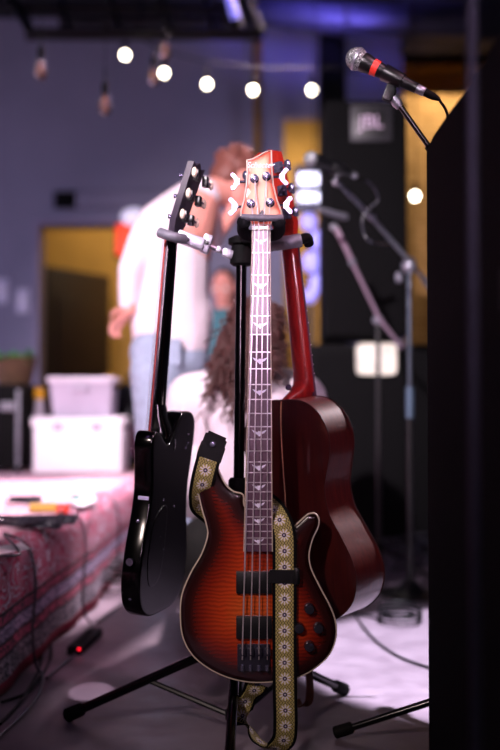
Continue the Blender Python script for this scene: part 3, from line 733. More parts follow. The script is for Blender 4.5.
# clutter on the near stage
def tape(p, c): pass
r = root('marker_box', 'flat yellow carton lying on the rug', 'box', SG(45, 510)); p = SG(44, 511); rz = Matrix.Rotation(.03, 3, 'Z')
MB().box(p+V(0, 0, .014), (.095, .05, .026), rz, .003).build('carton', M['yellow_p'], r); MB().box(p+V(.0, 0, .028), (.07, .03, .002), rz).build('label_strip', mat('tan', '#8e6a40', .6), r)
r = root('red_tin', 'small red tin on the rug beside the yellow carton', 'tin', SG(63, 512)); p = SG(63, 513)
MB().box(p+V(0, 0, .014), (.042, .04, .027), None, .004).build('tin_body', M['red_p'], r); MB().box(p+V(0, 0, .029), (.044, .042, .005), None, .002).build('lid', mat('tin_lid', '#c03020', .4), r)
r = root('teal_screwdriver', 'teal handled screwdriver lying across the rug', 'tool', SG(70, 499)); a, b = SG(82, 498, .016), SG(52, 499, .012)
MB().tube([a, a.lerp(b, .1), a.lerp(b, .3), a.lerp(b, .36)], [.008, .015, .013, .006], 10).build('handle', M['teal_p'], r); MB().tube([a.lerp(b, .36), b], .004, 8).build('shaft', M['silver'], r)
for pts_, lab in (([(-8, 548), (22, 543), (30, 549), (-8, 556)], 'white set list sheet at the left edge of the rug'), ([(70, 500), (88, 494), (98, 500), (80, 508)], 'small white paper slip on the rug behind the red tin')):
    m = MB(); m.prism([SG(x, y, .008) for x, y in pts_], (0, 0, .0015)); m.single('paper_sheet', M['paper'], lab, 'paper')
random.seed(11)
for i, (px, py, s, lab) in enumerate(((12, 527, 1.0, 'tangled dark cable pile at the left edge of the rug'), (36, 529, .8, 'dark cable loops in front of the yellow carton'), (56, 526, .7, 'small dark cable loops below the red tin'), (24, 505, .7, 'dark cable coil on the rug behind the cable pile'))):
    c = SG(px, py); pts = []
    for k in range(46):
        a = k*.62; rr = (.045+.022*math.sin(k*1.7))*s; pts.append(c+V(math.cos(a)*rr*1.5, math.sin(a)*rr, .008+.0012*k*.4))
    MB().tube(catmull(pts, closed=False, sub=4), .0042, 7).single('cable_bundle', M['cable_grey'], lab, 'cable')
# cables hanging over the stage edge
def edge_pt(y, d, out=.012):        # d metres below the stage top along the drape
    return V(edge_x(y)+out+(.0 if d > .05 else -(.05-d)), y, HS-d+.012)
def drape(y, ye, pre, lab, rad=.0038):
    pts = pre+[edge_pt(y, -.006, -.02), edge_pt(y+(ye-y)*.1, .03, .014), edge_pt(y+(ye-y)*.4, .12, .024), edge_pt(y+(ye-y)*.75, .24, .026), edge_pt(ye, .33, .04), V(edge_x(ye)+.07, ye-.05, .008), V(edge_x(ye)+.09, ye-.3, .007), V(edge_x(ye)+.05, ye-.7, .007)]
    MB().tube(catmull(pts, closed=False, sub=6), rad, 8).single('cable', M['cable_grey'], lab, 'cable')
drape(2.95, 2.85, [SG(0, 556, .012), SG(20, 553, .012)], 'grey cable looping over the nearest stretch of stage edge')
drape(3.65, 3.5, [SG(20, 522, .012), SG(60, 527, .012)], 'grey cable falling over the middle of the stage edge')
drape(4.3, 4.2, [SG(60, 505, .012), SG(95, 507, .012)], 'grey cable falling over the far stage edge beside the black guitar')
def floor_cable(pts, lab, rad=.004, m='cable'):
    MB().tube(catmull([G(x, y, rad+.001) for x, y in pts], closed=False, sub=8), rad, 8).single('cable', M[m], lab, 'cable')
floor_cable([(2, 702), (30, 690), (50, 660), (52, 636), (70, 615)], 'thin dark cable curving along the stage foot at lower left')
floor_cable([(0, 724), (20, 702), (38, 672), (42, 655)], 'thin dark cable leaving the lower left corner of the floor')
random.seed(5)
pts = []
for k in range(60):
    a = k*.55; rr = .09+.03*math.sin(k*.9); pts.append(G(119, 588)+V(math.cos(a)*rr*.75, math.sin(a)*rr*1.6, .008+.0016*k))
MB().tube(catmull(pts, closed=False, sub=4), .005, 7).single('cable_heap', M['cable'], 'heap of black cables on the floor at the stage corner', 'cable')
r = root('power_strip', 'black power strip with a red light on the floor by the stage', 'power strip', G(79, 655)); p = G(79, 655)
MB().box(p+V(0, .12, .014), (.045, .26, .026), Matrix.Rotation(-.1, 3, 'Z'), .004).build('housing', M['cable'], r)
MB().ball(p+V(.002, -.012, .020), .0045, 10, 6).build('pilot_light', M['led_red'], r)
for k in range(4): MB().cyl(p+V(0, .05+k*.045, .0265), p+V(0, .05+k*.045, .029), .013, n=14).build('socket', M['cab_black'], r)
# right floor: coil and cables
co = []
for k in range(44):
    a = k*.5; rr = .072+.0016*math.sin(k*3); co.append(G(400, 622)+V(math.cos(a)*rr, math.sin(a)*rr*1.25, .006+.0011*k))
MB().tube(catmull(co, closed=False, sub=4), .0042, 8).single('cable_coil', M['cable'], 'coiled black cable on the lit floor at right', 'cable')
floor_cable([(362, 560), (352, 590), (356, 615), (375, 640), (400, 657), (430, 668)], 'dark cable snaking over the lit floor toward the right cabinet')
floor_cable([(300, 612), (340, 612), (368, 616), (384, 622)], 'straight dark cable crossing the lit floor to the coil')
for i, (px, py, lab) in enumerate(((402, 571, 'knot of dark cables left of the rear stand base'), (430, 566, 'knot of dark cables right of the rear stand base'))):
    pts = []
    for k in range(50):
        a = k*.7; rr = .06+.03*math.sin(k*1.3+i); pts.append(G(px, py)+V(math.cos(a)*rr, math.sin(a)*rr*1.3, .008+.0028*k+.01*math.sin(k)))
    MB().tube(catmull(pts, closed=False, sub=4), .005, 7).single('cable_heap', M['cable_grey'], lab, 'cable')
# ================================================================ the bass
DB = 2.18
def B(px, py, dy=0.0): return P(px, py, DB)+V(0, dy, 0)
def out2(pts, step=.006): return [(p.x, p.z) for p in catmull([V(B(x, y).x, 0, B(x, y).z) for x, y in pts], step=step)]
bass = root('bass_guitar', 'red sunburst electric bass with white edge binding, facing the camera', 'guitar', B(261, 232))
BODY = [(246, 508), (243, 494), (234, 491), (226, 484), (219, 470), (215, 455), (212, 443), (206, 440), (200, 446), (197, 462), (197, 480), (201, 502), (207, 524), (208, 535), (202, 553), (191.6, 571), (183, 592), (181, 611), (183, 633), (191.6, 651), (206, 664), (224, 673.5), (242, 678.5), (260, 680), (281.6, 678), (299.6, 674), (314, 666), (328, 653), (335, 636), (334.5, 619), (329, 604), (319, 585), (310.5, 567), (308.5, 553), (312, 538), (317.5, 526), (318, 517), (313.5, 512), (308, 513), (301, 519), (293, 526.5), (284, 532), (275, 534), (271, 526)]
o2 = out2(BODY)
def bend(x, z, k): return k
m = slab_body(o2, DB-.022, DB+.020, .006, .004, rings=(.0015, .004, .010, .018))
att = m.att; m.v = [v for v in m.v]
bo = m.build('body', M['sunburst'], bass, auto=50); set_att(bo, att)
MB().tube([V(x, DB-.0175, z) for x, z in o2], .0019, 6, closed=True).build('binding', M['ivory_bind'], bass)
# neck and fingerboard
def yat(py): return (py-232)/(549-232)
def nl(py): return 252+(243.6-252)*yat(py)
def nr(py): return 270+(272.4-270)*yat(py)
FB = -.036
rings = []
for py in np.linspace(228, 546, 16):
    a, b = B(nl(py)+.3, py), B(nr(py)-.3, py); hw = (b.x-a.x)/2; cx = (a.x+b.x)/2; dp = .019+.004*yat(py)
    rings.append([V(cx+hw*math.cos(t), DB+FB+.006+dp*math.sin(t), a.z) for t in np.linspace(0, PI, 10)])
MB().loft(rings).build('neck', M['maple_red'], bass)
def quad(py0, py1, inset, y0_, y1_):
    a, b, c, d = B(nl(py0)+inset, py0), B(nr(py0)-inset, py0), B(nr(py1)-inset, py1), B(nl(py1)+inset, py1)
    return [V(p.x, DB+y1_, p.z) for p in (a, b, c, d)]
m = MB(); m.prism(quad(233, 549, 0, 0, FB), (0, .0065, 0)); m.build('fingerboard', M['rosewood'], bass)
for f_ in (nl, nr):
    s = 1 if f_ is nl else -1
    a, b = B(f_(233)+s*.4, 233), B(f_(549)+s*.4, 549)
    MB().tube([V(a.x, DB+FB, a.z), V(b.x, DB+FB, b.z)], .0012, 6).build('neck_binding', M['ivory_bind'], bass)
a, b = B(252, 232), B(270, 232); MB().box(((a.x+b.x)/2, DB+FB-.001, a.z), (b.x-a.x, .010, .005), None, .001).build('nut', M['ivory_bind'], bass)
def fy_(n_): return 645-413*2**(-n_/12)
for k in range(1, 25):
    py = fy_(k); a, b = B(nl(py), py), B(nr(py), py)
    MB().tube([V(a.x+.0006, DB+FB-.0006, a.z), V(b.x-.0006, DB+FB-.0006, b.z)], .0012, 6).build('fret', M['fret'], bass)
def gull(c, s):
    h = [(-1, .52), (-.55, .34), (-.26, .12), (-.1, .36), (0, .22), (.1, .36), (.26, .12), (.55, .34), (1, .52), (.7, .02), (.34, -.22), (.2, -.38), (0, -.62), (-.2, -.38), (-.34, -.22), (-.7, .02)]
    m = MB(); m.prism([c+V(x*s, 0, y*s*.8) for x, y in h], (0, .0012, 0)); return m
for n_, s in ((.5, .0135), (2.5, .0150), (4.5, .0155), (6.5, .0155), (8.5, .0150), (11.5, .0155), (14.5, .0150), (16.5, .0145), (18.5, .0140), (20.5, .0132), (23.5, .0120)):
    py = fy_(n_); c = B((nl(py)+nr(py))/2, py); c.y = DB+FB-.0007; gull(c, s).build('inlay', M['pearl'], bass)
# headstock
HS_ = [(252, 227), (250.5, 223), (245, 222), (241, 218), (241.2, 213), (244, 203), (246.4, 188), (247.3, 174), (247, 161.5), (252, 160.8), (258.4, 157.6), (264.8, 153.8), (271.2, 151.6), (271.6, 172), (273, 187), (276.5, 202), (281, 214), (281.4, 219), (278, 222), (271.5, 224), (270, 227)]
hp = [B(x, y) for x, y in HS_]
# lean the headstock back a little from the nut
def hy(p): return DB-.028+.0+(p.z-B(0, 228).z)*.10
hz = [V(p.x, hy(p), p.z) for p in hp]
m = slab_body([(p.x, p.z) for p in hp], 0, .016, .002, 0, rings=(.0012, .003, .006)); m.v = [V(v.x, hy(v)+v.y, v.z) for v in m.v]
hs = m.build('headstock', M['head_finish'], bass); set_att(hs, m.att)
MB().tube([p+V(0, -.0005, 0) for p in hz], .0019, 6, closed=True).build('headstock_binding', M['ivory_bind'], hs)
cc = B(260, 167); text_obj('Schecter', .0165, Matrix.Translation(V(cc.x, hy(cc)-.0012, cc.z)) @ Matrix.Rotation(PI/2+.1, 4, 'X'), M['pearl'], hs, 'lettering', .0003, .35)
c = B(262, 218.5); m = MB(); m.prism([V(c.x+a, hy(c)-.0025, c.z+b) for a, b in ((-.008, -.012), (.008, -.012), (.007, .004), (0, .014), (-.007, .004))], (0, .003, 0)); m.build('truss_cover', M['black_satin'], hs)
def tuner(px, py, side, kx, kz):
    c = B(px, py); c.y = hy(c)
    m = MB(); m.lathe([(.0095, -.002), (.0095, .001), (.0060, .003), (.0055, .012), (.0072, .014), (.0072, .017), (.003, .018)], c, (0, -1, 0), 16); t = m.build('tuning_machine', M['chrome'], bass)
    e = B(kx, kz); e.y = c.y+.026; st = V(c.x, c.y+.026, e.z)
    MB().box(V(c.x, c.y+.022, c.z), (.024, .014, .022), None, .003).build('gear_housing', M['dark_chrome'], t)
    MB().tube([st, V(e.x-side*.006, e.y, e.z)], .0028, 8).build('shaft', M['chrome'], t)
    q = [(0, .004), (.006, .011), (.012, .018), (.017, .019), (.020, .013), (.0125, .005), (.0125, -.005), (.020, -.013), (.017, -.019), (.012, -.018), (.006, -.011), (0, -.004)]
    m = MB(); m.prism([V(e.x-side*.008+side*x, e.y-.004, e.z+z) for x, z in q], (0, .007, 0)); m.build('key', M['chrome'], t)
tuner(254.5, 181, -1, 236, 181); tuner(251, 206, -1, 234, 206.5); tuner(266.4, 178.5, 1, 283, 176); tuner(270, 205, 1, 287, 205)
# strings
sx_n = (254.6, 258.8, 263, 267.2); sx_b = (242.6, 250.6, 258.8, 267); posts = ((251, 206), (254.5, 181), (266.4, 178.5), (270, 205))
for k in range(4):
    a, b = B(sx_n[k], 232), B(sx_b[k], 645); q = B(*posts[k]); rad = (.0017, .0014, .0012, .0010)[k]
    MB().tube([V(q.x, hy(q)-.009, q.z), V(a.x, DB+FB-.0065, a.z), V(b.x, DB-.0405, b.z), V(b.x, DB-.034, b.z-.022)], rad, 6).build('string', M['string'], bass)
# pickups, bridge, knobs, jack
FR = DB-.026
for y0_, y1_ in ((569, 590.5), (613, 635)):
    a, b = B(236.3, y1_), B(271.5, y0_); MB().box(((a.x+b.x)/2, FR-.003, (a.z+b.z)/2), (b.x-a.x, .016, b.z-a.z), None, .002).build('pickup', M['pickup'], bass)
a, b = B(237.5, 667), B(269.5, 641); br = MB().box(((a.x+b.x)/2, FR-.0015, (a.z+b.z)/2), (b.x-a.x, .007, b.z-a.z), None, .0015).build('bridge', M['dark_chrome'], bass)
for k in range(4):
    c = B(sx_b[k], 648); MB().box((c.x, FR-.0075, c.z), (.013, .010, .016), None, .002).build('saddle', M['dark_chrome'], br)
    c = B(sx_b[k], 664); MB().cyl((c.x, FR-.005, c.z+.006), (c.x, FR-.005, c.z-.006), .0045, n=10).build('string_anchor', M['chrome'], br)
for px, py in ((308.6, 606), (298.5, 625), (317.6, 625), (308.6, 643)):
    c = B(px, py); c.y = FR+.003; MB().lathe([(.0118, 0), (.0115, .003), (.0104, .013), (.0092, .0155), (.004, .0160)], c, (0, -1, 0), 20).build('control_knob', M['knob'], bass)
c = B(257, 681); MB().lathe([(.004, 0), (.004, .006), (.008, .008), (.008, .011)], V(c.x, DB, c.z+.003), (0, 0, -1), 12).build('strap_button', M['chrome'], bass)
MB().lathe([(.004, 0), (.004, .006), (.008, .008), (.008, .011)], V(B(208, 441).x, DB, B(208, 441).z-.002), (0, 0, 1), 12).build('strap_button', M['chrome'], bass)

# strap
st = root('guitar_strap', 'olive woven strap with white daisies hanging over the red bass', 'strap', B(284, 530))
def rib(keys, width, off, name, m, v0=0.0, thick=.0018, sub=10):
    pts = catmull([B(x, y, d) for x, y, d, wd in keys], closed=False, sub=sub); n_ = len(keys); wl = []
    for i in range(len(pts)):
        f = i/sub; k = min(int(f), n_-2); t_ = f-k; wl.append(Vector(keys[k][3]).lerp(Vector(keys[k+1][3]), t_).normalized())
    if off:
        q = []
        for i, p in enumerate(pts):
            t_ = (pts[min(i+1, len(pts)-1)]-pts[max(i-1, 0)]).normalized(); nn = t_.cross((wl[i]-t_*wl[i].dot(t_)).normalized()); q.append(p+nn*off)
        pts = q
    return ribbon(pts, wl, width, thick, name, m, st, v0)
K1 = [(211, 452, -.040, (.9, 0, -.35)), (207.5, 464, -.041, (.93, 0, -.30)), (203.5, 480, -.034, (.95, .2, -.2)), (200, 496, -.010, (.72, .65, -.1)), (202, 508, .020, (.6, .75, 0)), (214, 516, .036, (.5, .3, .8)), (240, 512, .040, (.2, 0, .98)), (259, 503, .034, (.62, 0, .8)), (271, 508, .010, (.72, 0, .62)), (279, 518, -.026, (.88, 0, .46)), (283.5, 533, -.031, (1, 0, .08)), (284, 560, -.032, (1, 0, 0)), (284, 600, -.033, (1, 0, 0)), (284, 650, -.033, (1, 0, 0)), (284.5, 690, -.032, (1, 0, 0)), (285, 720, -.030, (1, 0, 0)), (283, 737, -.022, (1, 0, 0)), (273, 747, -.006, (.95, .1, -.2)), (258, 742, .006, (.7, .5, -.5)), (247, 727, .012, (.4, .2, -.85)), (241, 712, .012, (.6, .1, -.7)), (247, 699, .008, (.8, .2, .5)), (254, 690, .002, (.9, 0, .3)), (257, 683.5, -.004, (1, 0, 0))]
rib(K1, .0500, 0, 'webbing', M['webbing'])
rib(K1, .0370, .0016, 'woven_band', M['strap'], .012)
rib(K1, .0370, -.0016, 'woven_band', M['strap'], .012)
K0 = [(218, 434, -.030, (.86, 0, -.45)), (215.5, 440, -.037, (.86, 0, -.45)), (212.5, 449, -.0425, (.88, 0, -.4)), (209.5, 458, -.0445, (.92, 0, -.32))]
rib(K0, [.040]*5+[.048]*10+[.052]*16, 0, 'leather_end', M['leather'], thick=.003)
c = B(213.4, 443.5, -.0425); MB().lathe([(.0075, 0), (.0075, .003), (.005, .006), (.002, .0065)], c, (0, -1, 0), 16).build('button_cap', M['chrome'], st)
K3 = [(284, 567, -.036, (1, 0, 0)), (284, 580, -.036, (1, 0, 0))]
rib(K3, .062, 0, 'slider_buckle', M['black_satin'], thick=.006)
c = B(296, 573, -.036); MB().box(c, (.012, .010, .034), None, .003).build('buckle_end', M['black_satin'], st)

# ================================================================ the stand
S_TOP = P(241.5, 246, 2.34); S_BOT = V(P(236, 700, 2.32).x, 2.32, .035)
sd = root('guitar_stand', 'black tripod guitar stand holding three hanging guitars', 'stand', V(S_BOT.x, S_BOT.y, 0))
def sp(t): return S_BOT.lerp(S_TOP, t)
def tz(py): return (P(240, py, 2.33).z-S_BOT.z)/(S_TOP.z-S_BOT.z)
MB().cyl(sp(tz(485)), sp(tz(262)), .0120, n=20).build('inner_post', M['black_gloss'], sd)
MB().cyl(sp(0), sp(tz(492)), .0165, n=20).build('outer_post', M['black_steel'], sd)
MB().lathe([(.020, 0), (.023, .004), (.023, .030), (.019, .036)], sp(tz(494)), (0, 0, 1), 20).build('height_collar', M['rubber'], sd)
kn = sp(tz(488))+V(.022, .02, 0); MB().tube([kn, kn+V(.03, .025, 0)], [.006, .009], 10).build('collar_knob', M['rubber'], sd)
hubp = sp(tz(645)); MB().lathe([(.022, -.02), (.028, -.015), (.028, .02), (.022, .03)], hubp, (0, 0, 1), 20).build('leg_hub', M['black_satin'], sd)
lowp = sp(tz(722)); MB().lathe([(.022, -.012), (.024, -.01), (.024, .012), (.020, .016)], V(lowp.x, lowp.y, max(lowp.z, .055)), (0, 0, 1), 20).build('brace_hub', M['black_satin'], sd)
feet = [G(66, 716, .012), G(345, 690, .012), V(S_BOT.x-.012, 1.92, .012)]
for f_ in feet:
    top = hubp+(V(f_.x, f_.y, hubp.z)-hubp).normalized()*.026; d = (f_-top).normalized()
    MB().tube([top, f_-d*.02], .0105, 12).build('leg', M['black_gloss'], sd)
    MB().tube([f_-d*.05, f_-d*.045, f_-d*.004, f_], [.0115, .0155, .0165, .012], 14).build('rubber_foot', M['rubber'], sd)
    a = top.lerp(f_, .48); b = V(lowp.x, lowp.y, .055)+(V(a.x, a.y, .055)-V(lowp.x, lowp.y, .055)).normalized()*.022
    MB().tube([a, b], .0062, 8).build('brace', M['black_steel'], sd)
# yoke head
MB().lathe([(.020, -.045), (.026, -.04), (.026, -.02), (.022, 0), (.030, .004), (.030, .016), (.018, .022)], S_TOP, (0, 0, 1), 20).build('yoke_head', M['rubber'], sd)
# front yoke cradling the bass
yc = B(261, 228); m = MB(); m.tube(catmull([S_TOP+V(0, -.01, .015), V(yc.x-.006, DB+.055, yc.z-.012), V(yc.x, DB+.020, yc.z-.016)], closed=False), .011, 12); m.build('front_arm', M['black_steel'], sd)
for s in (-1, 1):
    pts = catmull([V(yc.x, DB+.022, yc.z-.016), V(yc.x+s*.030, DB+.014, yc.z-.012), V(yc.x+s*.038, DB-.012, yc.z-.006), V(yc.x+s*.036, DB-.046, yc.z+.004)], closed=False)
    MB().tube(pts, .0125, 12).build('yoke_prong', M['foam'], sd); MB().ball(pts[-1], .0145, 12, 8).build('prong_tip', M['foam'], sd)
a, b = B(242.5, 220.5), B(281.5, 221); MB().tube(catmull([V(a.x, DB-.052, a.z-.002), V(a.x+.02, DB-.058, a.z-.004), V(b.x-.02, DB-.058, b.z-.004), V(b.x, DB-.052, b.z-.002)], closed=False), .0070, 12).build('locking_bar', M['grey_grip'], sd)
# left arm (silver) and right arm
aL = [P(238, 257, 2.335), P(228, 253.5, 2.33), P(219, 249.5, 2.325), P(210, 246.5, 2.32)]
MB().tube([S_TOP+V(0, 0, -.024), aL[0]], .0145, 12).build('left_arm_socket', M['rubber'], sd)
MB().tube([aL[0], aL[1], aL[3]], .0050, 10).build('left_arm', M['silver'], sd)
q = (aL[1]-aL[3]).normalized(); tilt = Matrix.Rotation(math.atan2(-q.z, q.x), 3, 'Y')
MB().box(aL[1], (.024, .016, .019), tilt, .003).build('arm_bolt_block', M['silver'], sd)
MB().box(aL[2], (.010, .014, .014), tilt, .002).build('arm_nut', M['silver'], sd)
MB().box(P(206.5, 244, 2.32), (.020, .030, .042), tilt, .004).build('clamp_end', M['silver'], sd)
MB().box(P(191, 240.5, 2.31), (.064, .030, .028), tilt, .006).build('left_cradle', M['silver'], sd)
MB().tube(catmull([P(184, 239, 2.29), P(176, 237.5, 2.27), P(167, 235, 2.27), P(160, 232.5, 2.28)], closed=False), .0115, 12).build('cradle_prong', M['grey_grip'], sd)
MB().tube(catmull([P(190, 240, 2.335), P(181, 238, 2.385), P(171, 235, 2.39)], closed=False), .0115, 12).build('cradle_prong', M['grey_grip'], sd)
for px, py in ((188, 239.5), (207, 243)): MB().lathe([(.0045, 0), (.0045, .003), (.001, .004)], P(px, py, 2.295), (0, -1, 0), 10).build('cradle_screw', M['black_satin'], sd)
MB().tube([S_TOP+V(0, 0, 0), P(262, 246, 2.33), P(272, 245, 2.325)], [.011, .0145, .014], 12).build('right_arm', M['rubber'], sd)
MB().tube(catmull([P(268, 246, 2.325), P(276, 244, 2.30), P(290, 242, 2.27), P(301, 240, 2.27)], closed=False), [.013]*9+[.0155]*16, 14).build('cradle_prong', M['grey_grip'], sd)
MB().tube(catmull([P(300, 240, 2.272), P(307, 238, 2.285), P(309, 244, 2.30)], closed=False), .0115, 12).build('prong_tip', M['rubber'], sd)
MB().tube(catmull([P(270, 246, 2.335), P(280, 244, 2.39), P(292, 241, 2.41)], closed=False), .013, 12).build('cradle_prong', M['grey_grip'], sd)
# ================================================================ hanging guitars left and right
def frame(N, low, nrm):
    a = (low-N).normalized(); Z = -a; Y = -Vector(nrm); Y = (Y-Z*Y.dot(Z)).normalized(); X = Y.cross(Z).normalized()
    R = Matrix((X, Y, Z)).transposed().to_4x4(); return Matrix.Translation(N) @ R
def neck_local(g, z0, z1, w0, w1, dep, mneck, mboard, mbind=None, frets=20, scale=.648, fbz=None, face=-.006):
    rings = []
    for z in np.linspace(z0, z1, 14):
        t = (z-z0)/(z1-z0); hw = (w0+(w1-w0)*t)/2
        rings.append([V(hw*math.cos(a), face+.005+(dep+.003*t)*math.sin(a), z) for a in np.linspace(0, PI, 10)])
    MB().loft(rings).build('neck', mneck, g, local=True)
    fz = fbz if fbz else z1; h0, h1 = w0/2, (w0+(w1-w0)*(fz-z0)/(z1-z0))/2
    m = MB(); m.prism([V(-h0, face-.001, z0), V(h0, face-.001, z0), V(h1, face-.001, fz), V(-h1, face-.001, fz)], (0, .0065, 0)); m.build('fingerboard', mboard, g, local=True)
    if mbind:
        for s in (-1, 1): MB().tube([V(s*h0, face+.002, z0), V(s*h1, face+.002, fz)], .0018, 6).build('neck_binding', mbind, g, local=True)
    for k in range(1, frets+1):
        z = z0-scale*(1-2**(-k/12))
        if z < fz+.003: break
        h = h0+(h1-h0)*(z-z0)/(fz-z0); MB().tube([V(-h-.0006, face-.0015, z), V(h+.0006, face-.0015, z)], .0012, 6).build('fret', M['fret'], g, local=True)
def tuners33(g, zs, half, ydep, tilt, btn, hous):
    for s in (-1, 1):
        for k, z in enumerate(zs):
            y = ydep+tilt*z; hx = half+(.006*k)
            t = MB().box((s*(hx-.012), y+.006, z), (.020, .012, .024), None, .002).build('tuning_machine', hous, g, local=True)
            MB().tube([V(s*(hx-.010), y+.010, z), V(s*(hx+.014), y+.010, z)], .0028, 8).build('shaft', M['chrome'], t, local=True)
            MB().ball((s*(hx+.020), y+.010, z), (.009, .006, .0115), 12, 8).build('button', btn, t, local=True)
            MB().lathe([(.005, 0), (.005, .012), (.0035, .014), (.0055, .020)], V(s*(hx-.016), y-.014, z), (0, -1, 0), 12).build('post', M['chrome'], t, local=True)
# ---- black electric
N = P(173, 238, 2.33); LOW = P(157, 440, 2.33)
mt = frame(N, LOW, (-.972, .235, 0))
eg = root('electric_guitar', 'black electric guitar hanging left, its back and edge turned to us', 'guitar', N, mtx=mt)
ctl = [(-.03, -.395), (-.050, -.389), (-.080, -.386), (-.112, -.388), (-.138, -.400), (-.150, -.43), (-.140, -.50), (-.128, -.555), (-.135, -.62), (-.158, -.69), (-.165, -.745), (-.145, -.80), (-.09, -.828), (0, -.832), (.09, -.826), (.145, -.795), (.165, -.74), (.158, -.68), (.138, -.61), (.130, -.555), (.142, -.50), (.150, -.46), (.143, -.436), (.125, -.430), (.100, -.436), (.070, -.452), (.035, -.455)]
oo = [(p.x, p.z) for p in catmull([V(x, 0, z) for x, z in ctl], step=.008)]
m = slab_body(oo, 0, .042, .005, 0); eb = m.build('body', M['black_gloss'], eg, local=True, auto=50); eb.data.materials.append(M['black_back'])
for p in eb.data.polygons:
    if p.center.y > .041: p.material_index = 1
neck_local(eg, 0, -.45, .043, .056, .017, M['black_gloss'], M['rosewood'], mat('red_edge', '#b04038', .5), 21, .648, -.475, -.012)
# heel block running from the neck into the body back
rings = []
for z, hw, d in ((-.375, .026, .012), (-.40, .027, .020), (-.425, .031, .034), (-.45, .034, .0425), (-.462, .030, .0435), (-.470, .018, .0435), (-.474, .005, .043)):
    rings.append([V(hw*math.cos(a), -.004+d*math.sin(a)**.7+.004, z) for a in np.linspace(0.0001, PI-.0001, 12)])
MB().loft(rings).build('neck_heel', M['black_gloss'], eg, local=True)
hd = [(-.021, 0), (-.024, .012), (-.037, .035), (-.040, .10), (-.043, .165), (-.020, .160), (0, .17), (.020, .160), (.043, .165), (.040, .10), (.037, .035), (.024, .012), (.021, 0)]
m = MB(); m.prism([V(x, -.008+z*.26, z) for x, z in hd], (0, .014, 0)); m.build('headstock', mat('head_grey', '#3a3340', .35, coat=.4), eg, local=True)
tuners33(eg, (.045, .09, .135), .034, .014, .26, M['cream'], M['black_satin'])
for x, z in ((-.10, -.44), (-.085, -.47), (-.1, -.46), (.05, -.58), (.055, -.66), (.02, -.69), (-.03, -.60)):
    MB().lathe([(.003, 0), (.003, .001), (.001, .002)], V(x, .0415, z), (0, 1, 0), 8).build('back_screw', M['chrome'], eg, local=True)
m = slab_body([(p.x, p.z) for p in catmull([V(.02, 0, -.60), V(.10, 0, -.62), (.125, 0, -.70), (.10, 0, -.76), (.03, 0, -.74)], step=.006)], .0405, .0432, .001, 0); m.build('back_cover', M['black_back'], eg, local=True)
MB().lathe([(.004, 0), (.004, .008), (.008, .010), (.008, .013)], V(.163, .02, -.70), (1, 0, -.1), 12).build('strap_button', M['chrome'], eg, local=True)
for z in (-.62, -.78): MB().lathe([(.004, 0), (.004, .004), (.002, .005)], V({-.62: .14, -.78: .15}[z], .02, z), (1, 0, 0), 10).build('rim_screw', M['chrome'], eg, local=True)
m = MB(); m.box((.1305, .024, -.572), (.003, .024, .008), Matrix.Rotation(0, 3, 'Y'), .001); m.build('edge_sticker', mat('sticker', '#c8c4f0', .5), eg, local=True)
for k in range(6):
    x = -.017+k*.0068; MB().tube([V(x, -.019, .01), V(x, -.019, 0), V(x*1.45, -.022, -.62)], .0006, 5).build('string', M['string'], eg, local=True)
MB().box((0, -.006, -.625), (.085, .012, .03), None, .002).build('bridge', M['dark_chrome'], eg, local=True)
for z in (-.52, -.585): MB().box((0, -.004, z), (.085, .010, .02), None, .002).build('pickup', M['pickup'], eg, local=True)
for x, z in ((.09, -.65), (.11, -.71)): MB().lathe([(.01, 0), (.009, .014), (.003, .015)], V(x, 0, z), (0, -1, 0), 14).build('control_knob', M['knob'], eg, local=True)
# ---- acoustic
N = P(289.5, 240, 2.34); LOW = P(306, 400, 2.36)
mt = frame(N, LOW, (.72, .69, 0))
ag = root('acoustic_guitar', 'dark red mahogany acoustic guitar hanging right with its back to us', 'guitar', N, mtx=mt)
half = [(0, -.355), (.03, -.355), (.07, -.362), (.105, -.385), (.128, -.425), (.130, -.465), (.117, -.51), (.107, -.55), (.115, -.60), (.145, -.65), (.172, -.70), (.178, -.745), (.160, -.79), (.115, -.825), (.06, -.838), (0, -.841)]
full = half+[(-x, z) for x, z in reversed(half[1:-1])]
oo = [(p.x, p.z) for p in catmull([V(x, 0, z) for x, z in full], step=.009)]; n_ = len(oo)
def dep(z): return .078+(-z-.355)/.486*.022
fv, ff, fd = slab_cap(oo, lambda d, x, z: 0, rings=(.004,), grid=.02); m = MB(); m.add(fv, ff); m.add([v+V(0, .003, 0) for v in fv], [tuple(reversed(f)) for f in ff]); m.build('soundboard', M['spruce'], ag, local=True)
bv, bf, bd = slab_cap(oo, lambda d, x, z: dep(z)+.012*(1-math.exp(-d/.05)), rings=(.004, .012), grid=.012); m = MB(); m.add(bv, bf); m.add([v-V(0, .003, 0) for v in bv], [tuple(reversed(f)) for f in bf]); m.build('back', M['mahogany'], ag, local=True)
m = MB(); m.loft([[V(x, .0005, z) for x, z in oo], [V(x, dep(z)*.5, z) for x, z in oo], [V(x, dep(z), z) for x, z in oo]], cap=False); m.build('side', M['mahogany_side'], ag, local=True)
MB().tube([V(x*1.001, dep(z)-.0008, z) for x, z in oo], .0016, 6, closed=True).build('binding', mat('dark_bind', '#3a1210', .3, coat=.5), ag, local=True)
MB().tube([V(x*1.001, .001, z) for x, z in oo], .0016, 6, closed=True).build('binding', bpy.data.materials['dark_bind'], ag, local=True)
ys = [(-.358-k*.012) for k in range(41)]; MB().tube([V(0, dep(z)+.0100*(1-math.exp(-min(-z-.355, .841+z)/.05))+.0016, z) for z in ys], .0014, 6).build('centre_strip', mat('strip', '#b8926a', .4), ag, local=True)
neck_local(ag, 0, -.345, .043, .055, .018, M['neck_red'], M['rosewood'], M['rosewood'], 18, .648, -.44, -.006)
rings = []
